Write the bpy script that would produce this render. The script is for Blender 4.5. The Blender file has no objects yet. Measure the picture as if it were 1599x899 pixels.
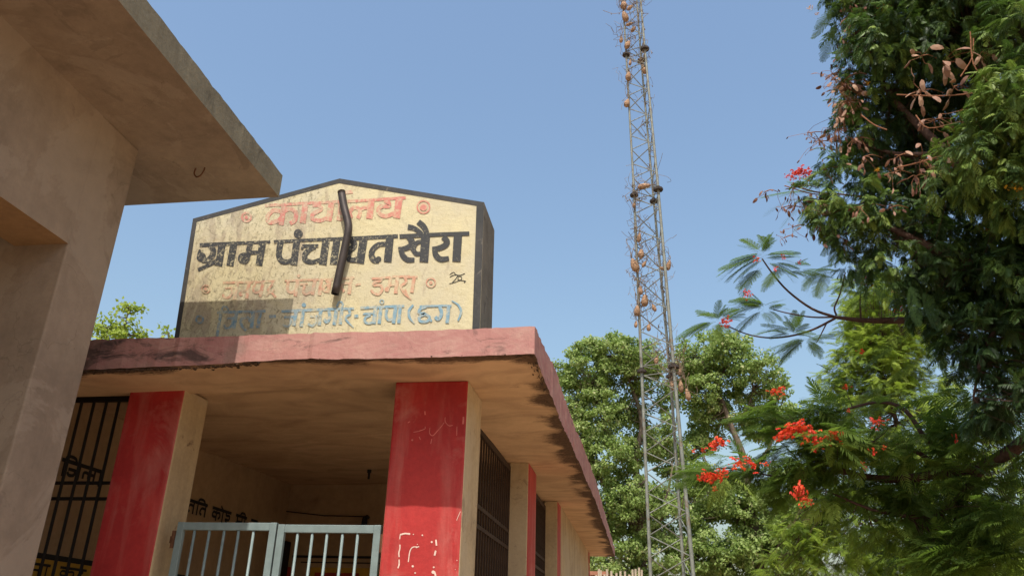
import bpy, math, random
import numpy as np
from mathutils import Vector, Matrix
random.seed(7); RNG = np.random.default_rng(11)
scene = bpy.context.scene
COL = scene.collection

# ------------------------------------------------------------------ camera
ROT = np.array([[0.9882, 0.1505, 0.0267], [0.0363, -0.4005, 0.9156], [-0.1485, 0.9039, 0.4012]])
for i in range(3):
    ROT[i] /= np.linalg.norm(ROT[i])
FPX = 1262.49
CAM = np.array([0.0, 0.0, 1.55])
cd = bpy.data.cameras.new('camera'); cam = bpy.data.objects.new('camera', cd); COL.objects.link(cam)
right = Vector(ROT[0]); fwd = Vector(ROT[2]); fwd.normalize()
right = (right - fwd * right.dot(fwd)).normalized(); up = right.cross(fwd)
M3 = Matrix((right, up, -fwd)).transposed()
cam.matrix_world = Matrix.Translation(Vector(CAM)) @ M3.to_4x4()
cd.sensor_width = 36.0; cd.lens = FPX / 1599 * 36.0; cd.clip_start = 0.05; cd.clip_end = 3000
scene.camera = cam

# ------------------------------------------------------------------ light
SUN = Vector((-0.01, 1.0, -1.608)).normalized()
EL = math.asin(-SUN.z)
w = bpy.data.worlds.new('World'); scene.world = w; w.use_nodes = True
nt = w.node_tree; bg = nt.nodes['Background']
sky = nt.nodes.new('ShaderNodeTexSky'); sky.sky_type = 'NISHITA'; sky.sun_disc = False
sky.sun_elevation = EL; sky.sun_rotation = math.radians(180.5)
sky.air_density = 1.8; sky.dust_density = 5.0; sky.ozone_density = 4.5; sky.altitude = 200
nt.links.new(sky.outputs[0], bg.inputs[0]); bg.inputs[1].default_value = 0.112
sd = bpy.data.lights.new('sun', 'SUN'); sd.energy = 2.75; sd.angle = math.radians(0.5); sd.color = (1.0, 0.95, 0.86)
so = bpy.data.objects.new('sun', sd); COL.objects.link(so)
so.rotation_euler = SUN.to_track_quat('-Z', 'Y').to_euler(); so.location = (0, -10, 20)
scene.view_settings.view_transform = 'Standard'; scene.view_settings.look = 'None'
scene.view_settings.exposure = 0.8; scene.view_settings.gamma = 1.0
scene.cycles.max_bounces = 8; scene.cycles.diffuse_bounces = 5
scene.cycles.transparent_max_bounces = 6

# ------------------------------------------------------------------ places on real planes, from the photo's measurements
def ray(x, y):
    return ROT.T @ np.array([(x - 799.5) / FPX, (449.5 - y) / FPX, 1.0])
def onY(x, y, Y): v = ray(x, y); return CAM + v * (Y / v[1])
def onX(x, y, X): v = ray(x, y); return CAM + v * (X / v[0])
def onZ(x, y, Z): v = ray(x, y); return CAM + v * ((Z - CAM[2]) / v[2])
def atd(x, y, d): v = ray(x, y); return CAM + v * (d / np.hypot(v[0], v[1]))

# ------------------------------------------------------------------ materials
def ramp(nt, fac, stops):
    r = nt.nodes.new('ShaderNodeValToRGB'); e = r.color_ramp.elements
    while len(e) < len(stops): e.new(0.5)
    for k, (p, c) in enumerate(stops):
        e[k].position = p; e[k].color = (c, c, c, 1) if isinstance(c, (int, float)) else (*c, 1)
    nt.links.new(fac, r.inputs[0]); return r.outputs[0]
def noise(nt, vec, scale, detail=5, rough=0.6, dist=0.0, stretch=None):
    if stretch:
        m = nt.nodes.new('ShaderNodeMapping'); m.inputs['Scale'].default_value = stretch
        nt.links.new(vec, m.inputs[0]); vec = m.outputs[0]
    n = nt.nodes.new('ShaderNodeTexNoise'); n.inputs['Scale'].default_value = scale
    n.inputs['Detail'].default_value = detail; n.inputs['Roughness'].default_value = rough
    n.inputs['Distortion'].default_value = dist
    nt.links.new(vec, n.inputs['Vector']); return n.outputs[0]
def mix(nt, fac, a, b, mode='MIX'):
    m = nt.nodes.new('ShaderNodeMix'); m.data_type = 'RGBA'; m.blend_type = mode
    for s, v in ((m.inputs['Factor'], fac), (m.inputs['A'], a), (m.inputs['B'], b)):
        if isinstance(v, bpy.types.NodeSocket): nt.links.new(v, s)
        elif isinstance(v, (int, float)): s.default_value = v
        else: s.default_value = (*v, 1)
    return m.outputs['Result']
def math_(nt, op, a, b=None):
    m = nt.nodes.new('ShaderNodeMath'); m.operation = op
    for s, v in zip(m.inputs, (a, b)):
        if v is None: continue
        if isinstance(v, bpy.types.NodeSocket): nt.links.new(v, s)
        else: s.default_value = v
    return m.outputs[0]
def new_mat(name, rough=0.85, spec=0.2):
    m = bpy.data.materials.new(name); m.use_nodes = True; nt = m.node_tree
    b = nt.nodes['Principled BSDF']; b.inputs['Roughness'].default_value = rough
    b.inputs['Specular IOR Level'].default_value = spec
    tc = nt.nodes.new('ShaderNodeTexCoord')
    return m, nt, b, tc.outputs['Object']
def bump(nt, b, h, strength=0.3, dist=0.01):
    n = nt.nodes.new('ShaderNodeBump'); n.inputs['Strength'].default_value = strength; n.inputs['Distance'].default_value = dist
    nt.links.new(h, n.inputs['Height']); nt.links.new(n.outputs[0], b.inputs['Normal'])

def plaster(name, c1, c2, dark=None, darkpos=(0.58, 0.72), dscale=3.0, streak=0.0, scale=1.6, rough=0.9, bmp=0.25, spec=0.15, flake=None, patch=None, crack=0.0):
    """painted plaster: two blended tones, dirt blotches, optional vertical streaks and pale flakes"""
    m, nt, b, v = new_mat(name, rough, spec)
    f = ramp(nt, noise(nt, v, scale, 6, 0.62, 0.6), [(0.32, 0.0), (0.68, 1.0)])
    c = mix(nt, f, c1, c2)
    fine = ramp(nt, noise(nt, v, scale * 14, 4, 0.7), [(0.3, 0.88), (0.7, 1.08)])
    c = mix(nt, 1.0, c, fine, 'MULTIPLY')
    if streak:
        s = ramp(nt, noise(nt, v, 6, 5, 0.6, 0.3, (1.0, 1.0, 0.12)), [(0.45, 0.0), (0.75, streak)])
        c = mix(nt, s, c, dark or (0.1, 0.08, 0.06))
    if dark:
        d = ramp(nt, noise(nt, v, dscale, 8, 0.68, 0.8), [(darkpos[0], 0.0), (darkpos[1], 0.85)])
        c = mix(nt, d, c, dark)
    if patch:
        pn = noise(nt, v, 0.75, 7, 0.62, 1.3)
        c = mix(nt, ramp(nt, pn, [(0.52, 0.0), (0.545, 0.42)]), c, patch)
        pn2 = noise(nt, v, 1.9, 8, 0.7, 0.9)
        c = mix(nt, ramp(nt, pn2, [(0.60, 0.0), (0.63, 0.35), (0.75, 0.1)]), c, dark)
    if crack:
        wv = nt.nodes.new('ShaderNodeVectorMath'); wv.operation = 'ADD'
        nn = nt.nodes.new('ShaderNodeTexNoise'); nn.inputs['Scale'].default_value = 2.5; nn.inputs['Detail'].default_value = 6; nt.links.new(v, nn.inputs['Vector'])
        nt.links.new(v, wv.inputs[0]); nt.links.new(nn.outputs['Color'], wv.inputs[1])
        vo = nt.nodes.new('ShaderNodeTexVoronoi'); vo.feature = 'DISTANCE_TO_EDGE'; vo.inputs['Scale'].default_value = 0.8
        nt.links.new(wv.outputs[0], vo.inputs['Vector'])
        ck = ramp(nt, vo.outputs['Distance'], [(0.0, crack), (0.004, 0.0)])
        ck = math_(nt, 'MULTIPLY', ck, ramp(nt, noise(nt, v, 1.1, 3, 0.5), [(0.48, 0.0), (0.56, 1.0)]))
        c = mix(nt, ck, c, (0.07, 0.05, 0.035))
    if flake:
        fl = ramp(nt, noise(nt, v, 21, 6, 0.75, 1.2), [(0.66, 0.0), (0.70, 0.8)])
        c = mix(nt, fl, c, flake)
    nt.links.new(c, b.inputs['Base Color'])
    bump(nt, b, noise(nt, v, 26, 8, 0.7), bmp, 0.012)
    return m

MAT = {}
MAT['left_plaster'] = plaster('tan_plaster', (0.33, 0.25, 0.18), (0.235, 0.175, 0.127), (0.14, 0.10, 0.075), (0.56, 0.78), 1.3, 0.28, 0.9, bmp=0.3, patch=(0.36, 0.285, 0.215), crack=0.3)
MAT['left_edge'] = plaster('weathered_concrete_edge', (0.27, 0.235, 0.16), (0.19, 0.165, 0.115), (0.08, 0.072, 0.055), (0.55, 0.75), 5, 0.3, 3, bmp=0.9)
MAT['beige'] = plaster('beige_wall_paint', (0.55, 0.42, 0.25), (0.43, 0.32, 0.19), (0.13, 0.07, 0.045), (0.62, 0.70), 6, 0.3, 2.2, bmp=0.35, patch=(0.50, 0.40, 0.27), crack=0.4)
MAT['interior'] = plaster('cream_interior_paint', (0.42, 0.29, 0.16), (0.32, 0.21, 0.12), (0.10, 0.06, 0.04), (0.60, 0.80), 1.2, 0.15, 1.2, bmp=0.2)
MAT['red'] = plaster('red_pillar_paint', (0.43, 0.034, 0.030), (0.33, 0.022, 0.022), (0.52, 0.20, 0.16), (0.54, 0.80), 2.1, streak=0.6, scale=2.5, rough=0.62, spec=0.3, bmp=0.22)
MAT['concrete'] = plaster('old_concrete', (0.32, 0.29, 0.24), (0.2, 0.18, 0.15), (0.06, 0.055, 0.05), (0.5, 0.7), 3, 0.3, 2)
MAT['sign_edge'] = plaster('blackened_sign_edge', (0.21, 0.18, 0.14), (0.13, 0.115, 0.09), (0.045, 0.04, 0.034), (0.55, 0.7), 7, 0.3, 4, bmp=0.6)
MAT['border'] = plaster('black_border_paint', (0.075, 0.07, 0.065), (0.05, 0.05, 0.05), (0.26, 0.22, 0.17), (0.60, 0.72), 9, 0, 6, bmp=0.3)

def fascia_mat():
    m, nt, b, v = new_mat('pink_fascia_paint', 0.8, 0.2)
    f = ramp(nt, noise(nt, v, 1.7, 6, 0.6, 0.5), [(0.35, 0.0), (0.65, 1.0)])
    c = mix(nt, f, (0.40, 0.20, 0.17), (0.33, 0.15, 0.135))
    wash = ramp(nt, noise(nt, v, 9, 7, 0.7, 0.7, (0.6, 0.6, 1.6)), [(0.45, 0.0), (0.75, 0.55)])
    c = mix(nt, wash, c, (0.50, 0.34, 0.27))
    # grime collects along the top lip and, more, on the old left half of the front
    sep = nt.nodes.new('ShaderNodeSeparateXYZ'); nt.links.new(v, sep.inputs[0])
    left = math_(nt, 'MULTIPLY', math_(nt, 'SUBTRACT', -2.25, sep.outputs[0]), 0.16)
    leftc = math_(nt, 'MINIMUM', math_(nt, 'MAXIMUM', left, 0.0), 0.16)
    n2 = math_(nt, 'ADD', noise(nt, v, 5.5, 8, 0.72, 0.9, (0.6, 1, 1.8)), leftc)
    d = ramp(nt, n2, [(0.57, 0.0), (0.70, 0.9)])
    c = mix(nt, d, c, (0.075, 0.05, 0.045))
    gr = ramp(nt, math_(nt, 'ADD', noise(nt, v, 3.2, 6, 0.6), leftc), [(0.60, 0.0), (0.72, 0.6)])
    c = mix(nt, gr, c, (0.24, 0.16, 0.13))
    rb = ramp(nt, noise(nt, v, 4.3, 2, 0.5), [(0.70, 0.0), (0.74, 0.8)])
    c = mix(nt, rb, c, (0.40, 0.05, 0.05))
    nt.links.new(c, b.inputs['Base Color']); bump(nt, b, noise(nt, v, 30, 8, 0.7), 0.45, 0.012)
    return m
MAT['fascia'] = fascia_mat()

def soffit_mat():
    """underside of the roof slab: warm lime-washed plaster with black mould creeping in from the drip edge"""
    m, nt, b, v = new_mat('soffit_plaster', 0.92, 0.1)
    f = ramp(nt, noise(nt, v, 1.3, 6, 0.6, 0.8), [(0.3, 0.0), (0.7, 1.0)])
    c = mix(nt, f, (0.66, 0.45, 0.27), (0.52, 0.34, 0.20))
    wave = ramp(nt, noise(nt, v, 2.4, 5, 0.55, 1.2, (0.8, 1.5, 1)), [(0.42, 0.0), (0.72, 0.5)])
    c = mix(nt, wave, c, (0.26, 0.16, 0.10))
    sep = nt.nodes.new('ShaderNodeSeparateXYZ'); nt.links.new(v, sep.inputs[0])
    d1 = math_(nt, 'SUBTRACT', -0.547, sep.outputs[0]); d2 = math_(nt, 'MULTIPLY', math_(nt, 'SUBTRACT', sep.outputs[1], 4.162), 1.5)
    d = math_(nt, 'MINIMUM', d1, d2)
    big = ramp(nt, noise(nt, v, 2.3, 3, 0.5), [(0.34, 0.12), (0.54, 1.0)])
    corner = math_(nt, 'MINIMUM', math_(nt, 'MAXIMUM', math_(nt, 'MULTIPLY', math_(nt, 'ADD', sep.outputs[0], 1.25), 0.05), 0.0), 0.018)
    old = math_(nt, 'MINIMUM', math_(nt, 'MAXIMUM', math_(nt, 'MULTIPLY', math_(nt, 'SUBTRACT', -2.1, sep.outputs[0]), 0.10), 0.0), 0.022)
    jag = noise(nt, v, 19, 9, 0.8, 0.3, (0.35, 1.7, 1))
    reach = math_(nt, 'ADD', math_(nt, 'ADD', 0.012, math_(nt, 'ADD', corner, old)), math_(nt, 'MULTIPLY', math_(nt, 'MULTIPLY', big, jag), 0.36))
    msk = ramp(nt, math_(nt, 'ADD', math_(nt, 'SUBTRACT', reach, d), math_(nt, 'MULTIPLY', math_(nt, 'SUBTRACT', noise(nt, v, 45, 5, 0.7), 0.5), 0.12)), [(0.0, 0.0), (0.09, 0.92)])
    grit = ramp(nt, noise(nt, v, 38, 4, 0.7), [(0.4, 0.0), (0.62, 0.5)])
    c = mix(nt, msk, c, mix(nt, grit, (0.045, 0.026, 0.018), (0.17, 0.10, 0.065)))
    nt.links.new(c, b.inputs['Base Color'])
    h = math_(nt, 'ADD', noise(nt, v, 22, 8, 0.7), math_(nt, 'MULTIPLY', noise(nt, v, 3, 3, 0.5), 2.0))
    bump(nt, b, h, 0.35, 0.02)
    return m
MAT['soffit'] = soffit_mat()

CREAM1, CREAM2 = (0.55, 0.475, 0.285), (0.48, 0.42, 0.29)
def cream_nodes(nt, v):
    f = ramp(nt, noise(nt, v, 2.2, 5, 0.6, 0.6), [(0.35, 0.0), (0.65, 1.0)])
    c = mix(nt, f, CREAM1, CREAM2)
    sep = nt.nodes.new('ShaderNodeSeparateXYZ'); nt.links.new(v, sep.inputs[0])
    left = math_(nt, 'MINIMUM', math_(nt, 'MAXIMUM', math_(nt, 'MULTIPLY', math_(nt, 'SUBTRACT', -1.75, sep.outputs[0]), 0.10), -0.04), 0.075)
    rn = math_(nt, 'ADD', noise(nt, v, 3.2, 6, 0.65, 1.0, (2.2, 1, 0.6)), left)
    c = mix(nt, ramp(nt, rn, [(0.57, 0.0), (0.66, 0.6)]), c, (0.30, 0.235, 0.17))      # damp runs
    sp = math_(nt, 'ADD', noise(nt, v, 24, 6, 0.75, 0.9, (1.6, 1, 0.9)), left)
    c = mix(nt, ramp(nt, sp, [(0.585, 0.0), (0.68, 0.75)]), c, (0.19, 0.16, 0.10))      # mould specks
    c = mix(nt, ramp(nt, noise(nt, v, 7, 4, 0.6, 2.0), [(0.50, 0.0), (0.70, 0.4)]), c, (0.42, 0.34, 0.19))
    return c
def sign_mat():
    m, nt, b, v = new_mat('cream_sign_paint', 0.8, 0.2)
    nt.links.new(cream_nodes(nt, v), b.inputs['Base Color']); bump(nt, b, noise(nt, v, 40, 8, 0.7), 0.5, 0.01)
    return m
MAT['cream'] = sign_mat()
def paint_mat(name, col, lo, hi, fade, sc=26):
    """sign-writer's paint, worn so that the cream coat shows through"""
    m, nt, b, v = new_mat(name, 0.7, 0.25)
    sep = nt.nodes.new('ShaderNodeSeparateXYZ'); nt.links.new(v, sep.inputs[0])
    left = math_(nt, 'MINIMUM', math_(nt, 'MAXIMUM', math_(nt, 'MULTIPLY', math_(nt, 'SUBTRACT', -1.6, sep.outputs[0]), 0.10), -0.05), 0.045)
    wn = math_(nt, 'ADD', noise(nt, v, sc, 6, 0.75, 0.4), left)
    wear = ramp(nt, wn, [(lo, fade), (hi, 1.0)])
    c = mix(nt, wear, col, cream_nodes(nt, v))
    nt.links.new(c, b.inputs['Base Color']); bump(nt, b, noise(nt, v, 40, 8, 0.7), 0.4, 0.008)
    return m
MAT['paint_black'] = paint_mat('black_lettering_paint', (0.028, 0.03, 0.034), 0.57, 0.72, 0.03, 58)
MAT['paint_red'] = paint_mat('faded_red_lettering_paint', (0.48, 0.13, 0.11), 0.44, 0.70, 0.16)
MAT['paint_pale_red'] = paint_mat('pale_red_lettering_paint', (0.48, 0.17, 0.11), 0.42, 0.68, 0.30)
MAT['paint_blue'] = paint_mat('faded_blue_lettering_paint', (0.10, 0.25, 0.36), 0.45, 0.70, 0.2)
MAT['paint_marker'] = paint_mat('black_marker_scrawl', (0.03, 0.03, 0.025), 0.7, 0.9, 0.0)

def simple(name, col, rough=0.6, metal=0.0, spec=0.3, var=0.2, sc=12, bmp=0.15, dark=None, dpos=(0.55, 0.7)):
    m, nt, b, v = new_mat(name, rough, spec); b.inputs['Metallic'].default_value = metal
    f = ramp(nt, noise(nt, v, sc, 5, 0.6), [(0.3, 1 - var), (0.7, 1 + var)])
    c = mix(nt, 1.0, col, f, 'MULTIPLY')
    if dark: c = mix(nt, ramp(nt, noise(nt, v, sc * 0.7, 6, 0.7, 0.5), [(dpos[0], 0.0), (dpos[1], 0.9)]), c, dark)
    nt.links.new(c, b.inputs['Base Color'])
    if bmp: bump(nt, b, noise(nt, v, sc * 3, 5, 0.6), bmp, 0.005)
    return m
MAT['gate'] = simple('grey_blue_gate_enamel', (0.185, 0.235, 0.23), 0.45, 0, 0.4, 0.15, 14, dark=(0.16, 0.10, 0.06), dpos=(0.66, 0.74))
MAT['iron'] = simple('dark_iron', (0.022, 0.018, 0.015), 0.7, 0.2, 0.2)
MAT['brown_iron'] = simple('rusty_brown_iron', (0.05, 0.03, 0.02), 0.7, 0.1, 0.2)
MAT['pipe'] = simple('dark_pipe_metal', (0.055, 0.042, 0.036), 0.5, 0.4, 0.4, 0.3, 9)
MAT['wallblack'] = simple('black_wall_paint', (0.012, 0.011, 0.010), 0.7)
MAT['yellow'] = simple('yellow_wall_paint', (0.42, 0.24, 0.03), 0.8, var=0.15)
MAT['rednotice'] = simple('red_notice_paint', (0.32, 0.035, 0.02), 0.8, var=0.2)
MAT['chalk'] = simple('white_scratch', (0.68, 0.50, 0.42), 0.9, var=0.2, sc=40)
MAT['steel'] = simple('galvanised_steel', (0.19, 0.195, 0.165), 0.6, 0.2, 0.3, 0.25, 8, dark=(0.15, 0.09, 0.05), dpos=(0.54, 0.68))
MAT['flange'] = simple('rusted_flange', (0.05, 0.04, 0.035), 0.8, 0.2, 0.2, 0.3)
MAT['rust'] = simple('rust', (0.12, 0.055, 0.03), 0.9, 0.0, 0.1, 0.3)
MAT['gourd'] = simple('dried_gourd_skin', (0.33, 0.20, 0.12), 0.75, 0, 0.15, 0.4, 7, 0.6, dark=(0.07, 0.04, 0.025), dpos=(0.50, 0.62))
MAT['vine'] = simple('dry_vine', (0.17, 0.12, 0.08), 0.9, var=0.4, bmp=0)
MAT['bark'] = simple('grey_brown_bark', (0.13, 0.10, 0.075), 0.95, 0, 0.05, 0.4, 9, 0.8)
MAT['bark2'] = simple('brown_branch_bark', (0.085, 0.05, 0.038), 0.95, 0, 0.1, 0.35, 30, 0.5)
MAT['bark3'] = simple('rusty_twig_bark', (0.24, 0.11, 0.06), 0.95, 0, 0.1, 0.35, 40, 0.4)
MAT['wood'] = simple('bleached_wood', (0.42, 0.34, 0.25), 0.9, var=0.35, sc=6)
MAT['shed'] = simple('tan_brick_wall', (0.50, 0.30, 0.16), 0.9, var=0.25, sc=6)
MAT['tile'] = simple('clay_tile', (0.30, 0.13, 0.08), 0.9, var=0.3, sc=6)

def ground_mat():
    m, nt, b, v = new_mat('dusty_ground', 0.95, 0.1)
    c = mix(nt, ramp(nt, noise(nt, v, 0.35, 8, 0.65, 0.4), [(0.35, 0.0), (0.65, 1.0)]), (0.41, 0.295, 0.19), (0.34, 0.24, 0.155))
    c = mix(nt, ramp(nt, noise(nt, v, 14, 6, 0.7), [(0.5, 0.0), (0.7, 0.5)]), c, (0.24, 0.17, 0.11))
    nt.links.new(c, b.inputs['Base Color']); bump(nt, b, noise(nt, v, 9, 8, 0.7), 0.6, 0.03)
    return m
MAT['ground'] = ground_mat()

def leaf_mat(name, stops, rough=0.5, spec=0.35, trans=0.35, tcol=(0.25, 0.42, 0.05)):
    m = bpy.data.materials.new(name); m.use_nodes = True; nt = m.node_tree
    b = nt.nodes['Principled BSDF']; out = nt.nodes['Material Output']
    b.inputs['Roughness'].default_value = rough; b.inputs['Specular IOR Level'].default_value = spec
    a = nt.nodes.new('ShaderNodeAttribute'); a.attribute_name = 'tint'
    c = ramp(nt, a.outputs['Fac'], stops)
    nt.links.new(c, b.inputs['Base Color'])
    t = nt.nodes.new('ShaderNodeBsdfTranslucent'); nt.links.new(mix(nt, 0.5, c, tcol), t.inputs[0])
    ms = nt.nodes.new('ShaderNodeMixShader'); ms.inputs[0].default_value = trans
    nt.links.new(b.outputs[0], ms.inputs[1]); nt.links.new(t.outputs[0], ms.inputs[2]); nt.links.new(ms.outputs[0], out.inputs[0])
    return m
MAT['peepal'] = leaf_mat('broadleaf_foliage', [(0.0, (0.085, 0.135, 0.03)), (0.45, (0.20, 0.275, 0.07)), (0.9, (0.32, 0.40, 0.13)), (1.0, (0.44, 0.43, 0.22))], 0.5, 0.25, 0.38, (0.24, 0.42, 0.06))
MAT['bright'] = leaf_mat('yellow_green_foliage', [(0.0, (0.10, 0.155, 0.025)), (0.5, (0.21, 0.29, 0.04)), (1.0, (0.38, 0.45, 0.09))], 0.5, 0.2, 0.48, (0.34, 0.46, 0.04))
MAT['gul'] = leaf_mat('feathery_foliage', [(0.0, (0.045, 0.075, 0.015)), (0.5, (0.11, 0.165, 0.028)), (1.0, (0.24, 0.30, 0.06))], 0.6, 0.12, 0.42, (0.22, 0.38, 0.04))
MAT['dark'] = leaf_mat('dark_feathery_foliage', [(0.0, (0.022, 0.042, 0.014)), (0.4, (0.05, 0.09, 0.022)), (0.8, (0.12, 0.185, 0.035)), (1.0, (0.22, 0.29, 0.06))], 0.5, 0.25, 0.25, (0.12, 0.25, 0.03))
MAT['petal'] = leaf_mat('scarlet_petals', [(0.0, (0.50, 0.03, 0.03)), (0.5, (0.70, 0.06, 0.03)), (1.0, (0.80, 0.16, 0.04))], 0.5, 0.3, 0.35, (0.9, 0.1, 0.02))
MAT['pod'] = leaf_mat('dry_seed_pods', [(0.0, (0.11, 0.05, 0.035)), (0.5, (0.25, 0.12, 0.08)), (1.0, (0.46, 0.28, 0.18))], 0.6, 0.3, 0.25, (0.4, 0.2, 0.08))
MAT['blossom'] = leaf_mat('orange_yellow_blossom', [(0.0, (0.50, 0.20, 0.02)), (1.0, (0.75, 0.42, 0.03))], 0.6, 0.2, 0.3, (0.8, 0.4, 0.02))

# ------------------------------------------------------------------ mesh helpers
class MB:
    def __init__(s): s.v = []; s.f = []; s.m = []
    def add(s, vs, fs, mi=0):
        o = len(s.v); s.v += [tuple(map(float, p)) for p in vs]; s.f += [tuple(i + o for i in f) for f in fs]; s.m += [mi] * len(fs)
    def box(s, x0, x1, y0, y1, z0, z1, mi=0):
        if isinstance(mi, int): mi = [mi] * 6
        vs = [(x, y, z) for z in (z0, z1) for y in (y0, y1) for x in (x0, x1)]
        fs = [(0, 2, 3, 1), (4, 5, 7, 6), (0, 1, 5, 4), (2, 6, 7, 3), (0, 4, 6, 2), (1, 3, 7, 5)]  # -z +z -y +y -x +x
        o = len(s.v); s.v += vs
        for f, k in zip(fs, mi): s.f.append(tuple(i + o for i in f)); s.m.append(k)
    def tube(s, pts, rad, n=6, mi=0, cap=True):
        pts = [np.array(p, float) for p in pts]
        if not hasattr(rad, '__len__'): rad = [rad] * len(pts)
        o = len(s.v); prev = None
        for i, p in enumerate(pts):
            t = pts[min(i + 1, len(pts) - 1)] - pts[max(i - 1, 0)]; t = t / (np.linalg.norm(t) + 1e-9)
            if prev is None:
                a = np.array([0, 0, 1.0]) if abs(t[2]) < 0.9 else np.array([1.0, 0, 0])
                u = np.cross(t, a)
            else: u = prev - t * np.dot(prev, t)
            u /= np.linalg.norm(u) + 1e-9; prev = u; q = np.cross(t, u)
            for k in range(n):
                an = 2 * math.pi * k / n
                s.v.append(tuple(p + rad[i] * (math.cos(an) * u + math.sin(an) * q)))
        for i in range(len(pts) - 1):
            for k in range(n):
                a = o + i * n + k; b = o + i * n + (k + 1) % n
                s.f.append((a, b, b + n, a + n)); s.m.append(mi)
        if cap:
            s.f.append(tuple(o + k for k in range(n))[::-1]); s.f.append(tuple(o + (len(pts) - 1) * n + k for k in range(n))); s.m += [mi, mi]
    def build(s, name, mats, parent=None, smooth=False, origin=None):
        me = bpy.data.meshes.new(name)
        v = np.array(s.v, float)
        if origin is not None: v = v - np.array(origin)
        me.from_pydata([tuple(p) for p in v], [], s.f); 
        if not isinstance(mats, (list, tuple)): mats = [mats]
        for m in mats: me.materials.append(m)
        me.polygons.foreach_set('material_index', s.m)
        if smooth: me.polygons.foreach_set('use_smooth', [True] * len(s.f))
        me.update()
        o = bpy.data.objects.new(name, me); COL.objects.link(o)
        if origin is not None: o.location = origin
        if parent is not None: o.parent = parent
        return o
def bevel(o, w=0.01, seg=2):
    m = o.modifiers.new('bevel', 'BEVEL'); m.width = w; m.segments = seg; m.limit_method = 'ANGLE'
def tag(o, label=None, cat=None, group=None, kind=None):
    if label: o['label'] = label
    if cat: o['category'] = cat
    if group: o['group'] = group
    if kind: o['kind'] = kind
    return o
def empty(name, loc=(0, 0, 0)):
    o = bpy.data.objects.new(name, None); o.location = loc; o.empty_display_size = 0.3; COL.objects.link(o); return o
def catmull(P, n=6):
    P = [np.array(p, float) for p in P]
    if len(P) < 3: return P
    Q = [2 * P[0] - P[1]] + P + [2 * P[-1] - P[-2]]; out = []
    for i in range(1, len(Q) - 2):
        for k in range(n):
            t = k / n
            out.append(0.5 * ((2 * Q[i]) + (-Q[i-1] + Q[i+1]) * t + (2*Q[i-1] - 5*Q[i] + 4*Q[i+1] - Q[i+2]) * t*t + (-Q[i-1] + 3*Q[i] - 3*Q[i+1] + Q[i+2]) * t**3))
    out.append(P[-1]); return out
def child(o, parent_loc):      # local placement for parts of an Empty that stands at parent_loc
    o.location = -Vector(parent_loc)

# ------------------------------------------------------------------ ground
g = MB(); N = 40
xs = np.concatenate([-np.geomspace(900, 6, 14), np.linspace(-5, 5, 9), np.geomspace(6, 900, 14)])
for y in xs:
    for x in xs: g.v.append((x, y + 6, 0.02 * math.sin(x * 1.3) * math.cos(y * 0.9) if abs(x) < 60 and abs(y) < 60 else 0.0))
n = len(xs)
for j in range(n - 1):
    for i in range(n - 1): g.f.append((j*n+i, j*n+i+1, (j+1)*n+i+1, (j+1)*n+i)); g.m.append(0)
tag(g.build('ground', MAT['ground']), kind='structure')

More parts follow.
